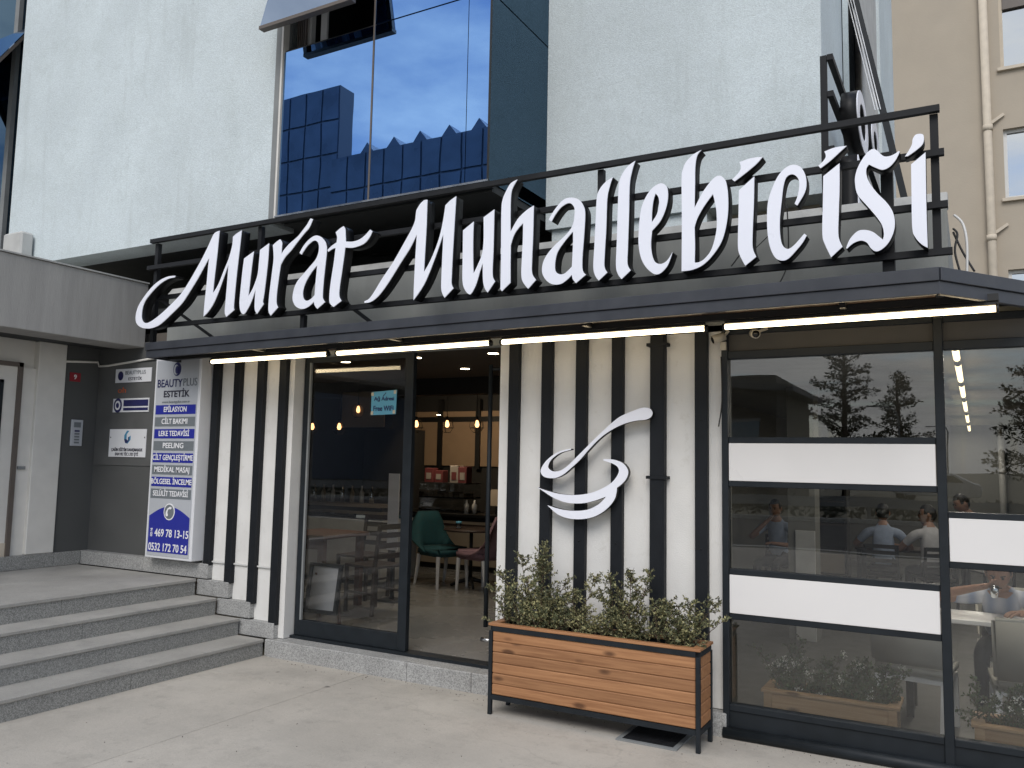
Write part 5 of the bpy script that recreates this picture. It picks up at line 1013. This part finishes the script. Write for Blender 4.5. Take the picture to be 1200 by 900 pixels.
    bm.to_mesh(bme); bm.free()
    t = thing('person', (0, 0, 0), label, 'person', 'people seated in the dining room'); b_ = link('body', bme, None, t)
    bm = bmesh.new(); hv = bmesh.ops.create_uvsphere(bm, u_segments=22, v_segments=16, radius=1)['verts']
    for v in hv:
        x, y, z = v.co; k_ = 1+random.uniform(-.035, .045); v.co = HM @ Vector((x*.081*k_, y*.102*k_+.004, z*.121*k_+.004))
    dele = []
    for f in bm.faces:
        c = HM.inverted() @ f.calc_center_median(); yy, zz_ = c.y/.104, c.z/.124
        if zz_ < -.55 or (yy < -.35 and zz_ < .52) or (abs(yy) < .4 and zz_ < -.05) : dele.append(f)
    bmesh.ops.delete(bm, geom=dele, context='FACES'); bm_obj('hair', bm, 'hair', t, True)
    bm = bmesh.new()
    for s in (-1, 1):
        ev = bmesh.ops.create_icosphere(bm, subdivisions=1, radius=.010)['verts']
        for v in ev: v.co = HM @ (v.co + Vector((s*.030, -.086, .012)))
        add_bar(bm, HM @ Vector((s*.016, -.096, .030)), HM @ Vector((s*.048, -.086, .032)), .007, .007)
    add_bar(bm, HM @ Vector((-.022, -.092, -.062)), HM @ Vector((.022, -.092, -.062)), .006, .007)
    bm_obj('features', bm, 'hair', t)
    if held:
        bm = bmesh.new(); hp = Vector(held); add_tube(bm, [hp+Vector((0, 0, -.035)), hp+Vector((0, -.01, .05))], [.022, .032], 12); tag(bm_obj('tea_glass', bm, 'glass_far', t, True))
    t.location = loc; t.rotation_euler.z = rz; return t
person((.15, 7.72, F2-.06), R(-4), 'man in a pale striped shirt lifting a glass to his mouth near the window', 'shirt_striped', (((-.42, -.46, .92), (-.13, -.60, 1.02)), ((.34, -.42, .84), (.16, -.60, .86))), lean=.62, nod=.45, held=(-.02, -.64, 1.0))
person((-1.10, 12.02, F2), R(184), 'man in a pale blue shirt seated with his back to the window', 'shirt_blue', (((-.34, -.20, .78), (-.16, -.46, .80)), ((.36, -.22, .80), (.10, -.40, 1.02))), lean=.18, nod=.1)
person((-.52, 12.04, F2), R(206), 'man in a white shirt beside the window post at the back table', 'shirt_white', (((-.30, -.26, .80), (-.06, -.30, 1.08)), ((.32, -.26, .78), (.14, -.50, .80))), lean=.15, look=1.2)
person((.14, 12.95, F2+.22), R(-62), 'man in a pinkish shirt bending forward at the back of the room', 'shirt_pink', (((-.30, -.30, .70), (-.14, -.55, .72)), ((.30, -.30, .70), (.14, -.55, .72))), lean=.5, nod=.4)
person((-2.45, 12.16, F2), R(-12), 'man in a light blue shirt with a hand at his mouth by the shelves', 'shirt_blue', (((-.30, -.28, .84), (-.05, -.22, 1.10)), ((.32, -.24, .76), (.16, -.50, .80))), lean=.12, nod=.15)

# ================================================================ ACROSS THE ROAD (seen mirrored in the panes)
def conifer(x, y, h, rad, label):
    t = thing('conifer_tree', (x, y, 0), label, 'tree', 'conifers across the road'); tube('trunk', [(x, y, -.1), (x+.1, y, h*.5), (x, y, h*.98)], [.22, .14, .03], 'bark', t)
    bm = bmesh.new(); n_ = int(h*8)
    for k in range(n_):
        u = .12 + .88*k/n_; z = h*u; rr = rad*(1-u)**.7*random.uniform(.3, 1.25)+.15; a = random.uniform(0, 6.28); d = Vector((math.cos(a), math.sin(a), 0)); e = Vector((x, y, z)) + d*rr + Vector((0, 0, rr*random.uniform(.0, .55)))
        q0 = Vector((x, y, z-.1)); add_tube(bm, [q0, e], [.035, .01], 4, cap=False, mi=1)
        for j in range(int(26+rr*34)):
            w_ = random.random()**.7; c = q0.lerp(e, w_) + Vector((random.gauss(0, .14), random.gauss(0, .14), random.gauss(.02, .10)))*(1.25-w_*.6)
            leaf(bm, c, d*.6 + Vector((random.gauss(0, .6), random.gauss(0, .6), random.gauss(.25, .5))), random.uniform(.10, .26), 0)
    bm_obj('crown', bm, ['needle', 'bark'], t)
for a in ((-6.0, -36, 9.0, 2.6, 'tall dark conifer across the road mirrored in the left window bay'), (-4.0, -44, 7.4, 2.2, 'shorter dark conifer behind the tall one across the road'), (2.4, -34, 7.6, 2.4, 'dark conifer across the road mirrored at the right edge'), (-17, -38, 9, 2.8, 'conifer furthest left across the road'), (11, -38, 9, 2.8, 'conifer furthest right across the road')): conifer(*a)
for i, (x, y) in enumerate(((-3.7, -40), (-1.9, -62))):
    t = thing('street_lamp', (x, y, 0), ['grey street lamp with curved arm across the road', 'second grey street lamp further across the road'][i], 'lamp', 'street lamps across the road')
    tube('pole', [(x, y, 0), (x, y, 4.6), (x-.12, y, 4.95), (x-.5, y, 5.12), (x-1.1, y, 5.15)], [.07, .05, .04, .035, .03], 'soffit_paint', t); box('head', x-1.5, x-1.05, y-.08, y+.08, 5.1, 5.18, 'soffit_paint', t)
gr = thing('guard_rail', (0, -17.6, 0), 'grey steel guard rail along the far side of the road', 'railing')
box('beam', -40, 40, -17.66, -17.6, .45, .75, 'soffit_paint', gr)
for k in range(27): box('post', -39+k*3, -38.9+k*3, -17.75, -17.66, 0, .7, 'soffit_paint', gr)
hd_ = bmesh.new()
for k in range(9000):
    x = random.uniform(-45, 45); leaf(hd_, Vector((x, -19+random.gauss(0, .35), random.uniform(.05, .6)+.08*math.sin(x*.7))), Vector((random.gauss(0,1), random.gauss(0,1), random.gauss(.3,1))), random.uniform(.15, .32), 0)
o = bm_obj('hedge', hd_, 'needle'); tag(o, 'long dark hedge along the far side of the road', 'hedge', kind='stuff')
# glass office block opposite, mirrored in the blue bay
ob = thing('glass_tower', (-40, -45, 0), 'dark blue curtain-walled office block across the road, mirrored in the bay', 'building')
OY = -45.0
def block(x0, x1, zt_, rows, cols, yy):
    box('core', x0, x1, yy-(12 if zt_ < 30 else 2.2), yy-.3, 0, zt_, 'curtain_core', ob); w_ = (x1-x0)/cols; h_ = 3.2; me = None
    for i in range(cols):
        for k in range(rows):
            xa = x0+i*w_+.09; za = zt_-(k+1)*h_+.09
            if me is None: o = box('glass_panel', xa, xa+w_-.18, yy-.3, yy-.16, za, za+h_-.18, 'curtain_blue', ob); me = o; bx_, bz_ = xa, za
            else:
                c = me.copy(); col.objects.link(c); c.location = (xa-bx_, 0, za-bz_)
block(-50, -22, 28.6, 4, 14, OY); block(-68, -50.2, 36.0, 6, 9, OY-1)
for k in range(7): prism('roof_light', [(-47+k*2.9, OY-.5, 28.6), (-45.4+k*2.9, OY-.5, 28.6), (-46.2+k*2.9, OY-.5, 29.6)], (0, -8, 0), 'curtain_blue', ob)
lo = thing('low_shop', (-12, -26, 0), 'low dark shop block across the road, mirrored in the left window bay', 'building')
box('wall', -20, -7.4, -34, -26, 0, 5.6, 'room_dark', lo); prism('roof', [(-20.4, -25.4, 5.6), (-6.6, -25.4, 4.9), (-6.6, -25.4, 5.15), (-20.4, -25.4, 6.6)], (0, -8, 0), 'fascia_metal', lo)
for k in range(4): wn = box('window', -19+k*2.9, -16.8+k*2.9, -25.99, -25.95, 1.0, 3.6, 'glass_side', lo); box('frame', -19.05+k*2.9, -16.75+k*2.9, -25.94, -25.9, 3.6, 3.75, 'soffit_paint', wn)
# white car passing on the far lane
def car(x, y, label):
    t = thing('parked_car', (x, y, 0), label, 'car'); pr = [(-2.1,.35),(-2.15,.7),(-1.95,.92),(-1.2,1.0),(-.6,1.42),(.9,1.45),(1.75,1.0),(2.1,.9),(2.15,.45),(2.05,.32)]
    prism('body', [(x+a, y-.85, b) for a, b in pr], (0, 1.7, 0), 'car_white', t, .04)
    for s in (-.862, .852): prism('side_glass', [(x+a, y+s, b) for a, b in ((-1.0,1.02),(-.52,1.36),(.82,1.38),(1.35,1.02))], (0, .01, 0), 'lens_black', t)
    for a in (-1.35, 1.3):
        for s in (-.8, .62):
            wv = tube('wheel', [(x+a, y+s, .33), (x+a, y+s+.2, .33)], .33, 'tyre', t, 20); tube('rim', [(x+a, y+s-.005, .33), (x+a, y+s+.205, .33)], .19, 'steel', wv, 14)
    for s in (-.6, .45): box('headlight', x+2.11, x+2.16, y+s, y+s+.2, .65, .78, 'print_white', t)
car(-1.9, -40, 'white car on the road opposite, mirrored faintly in the window')
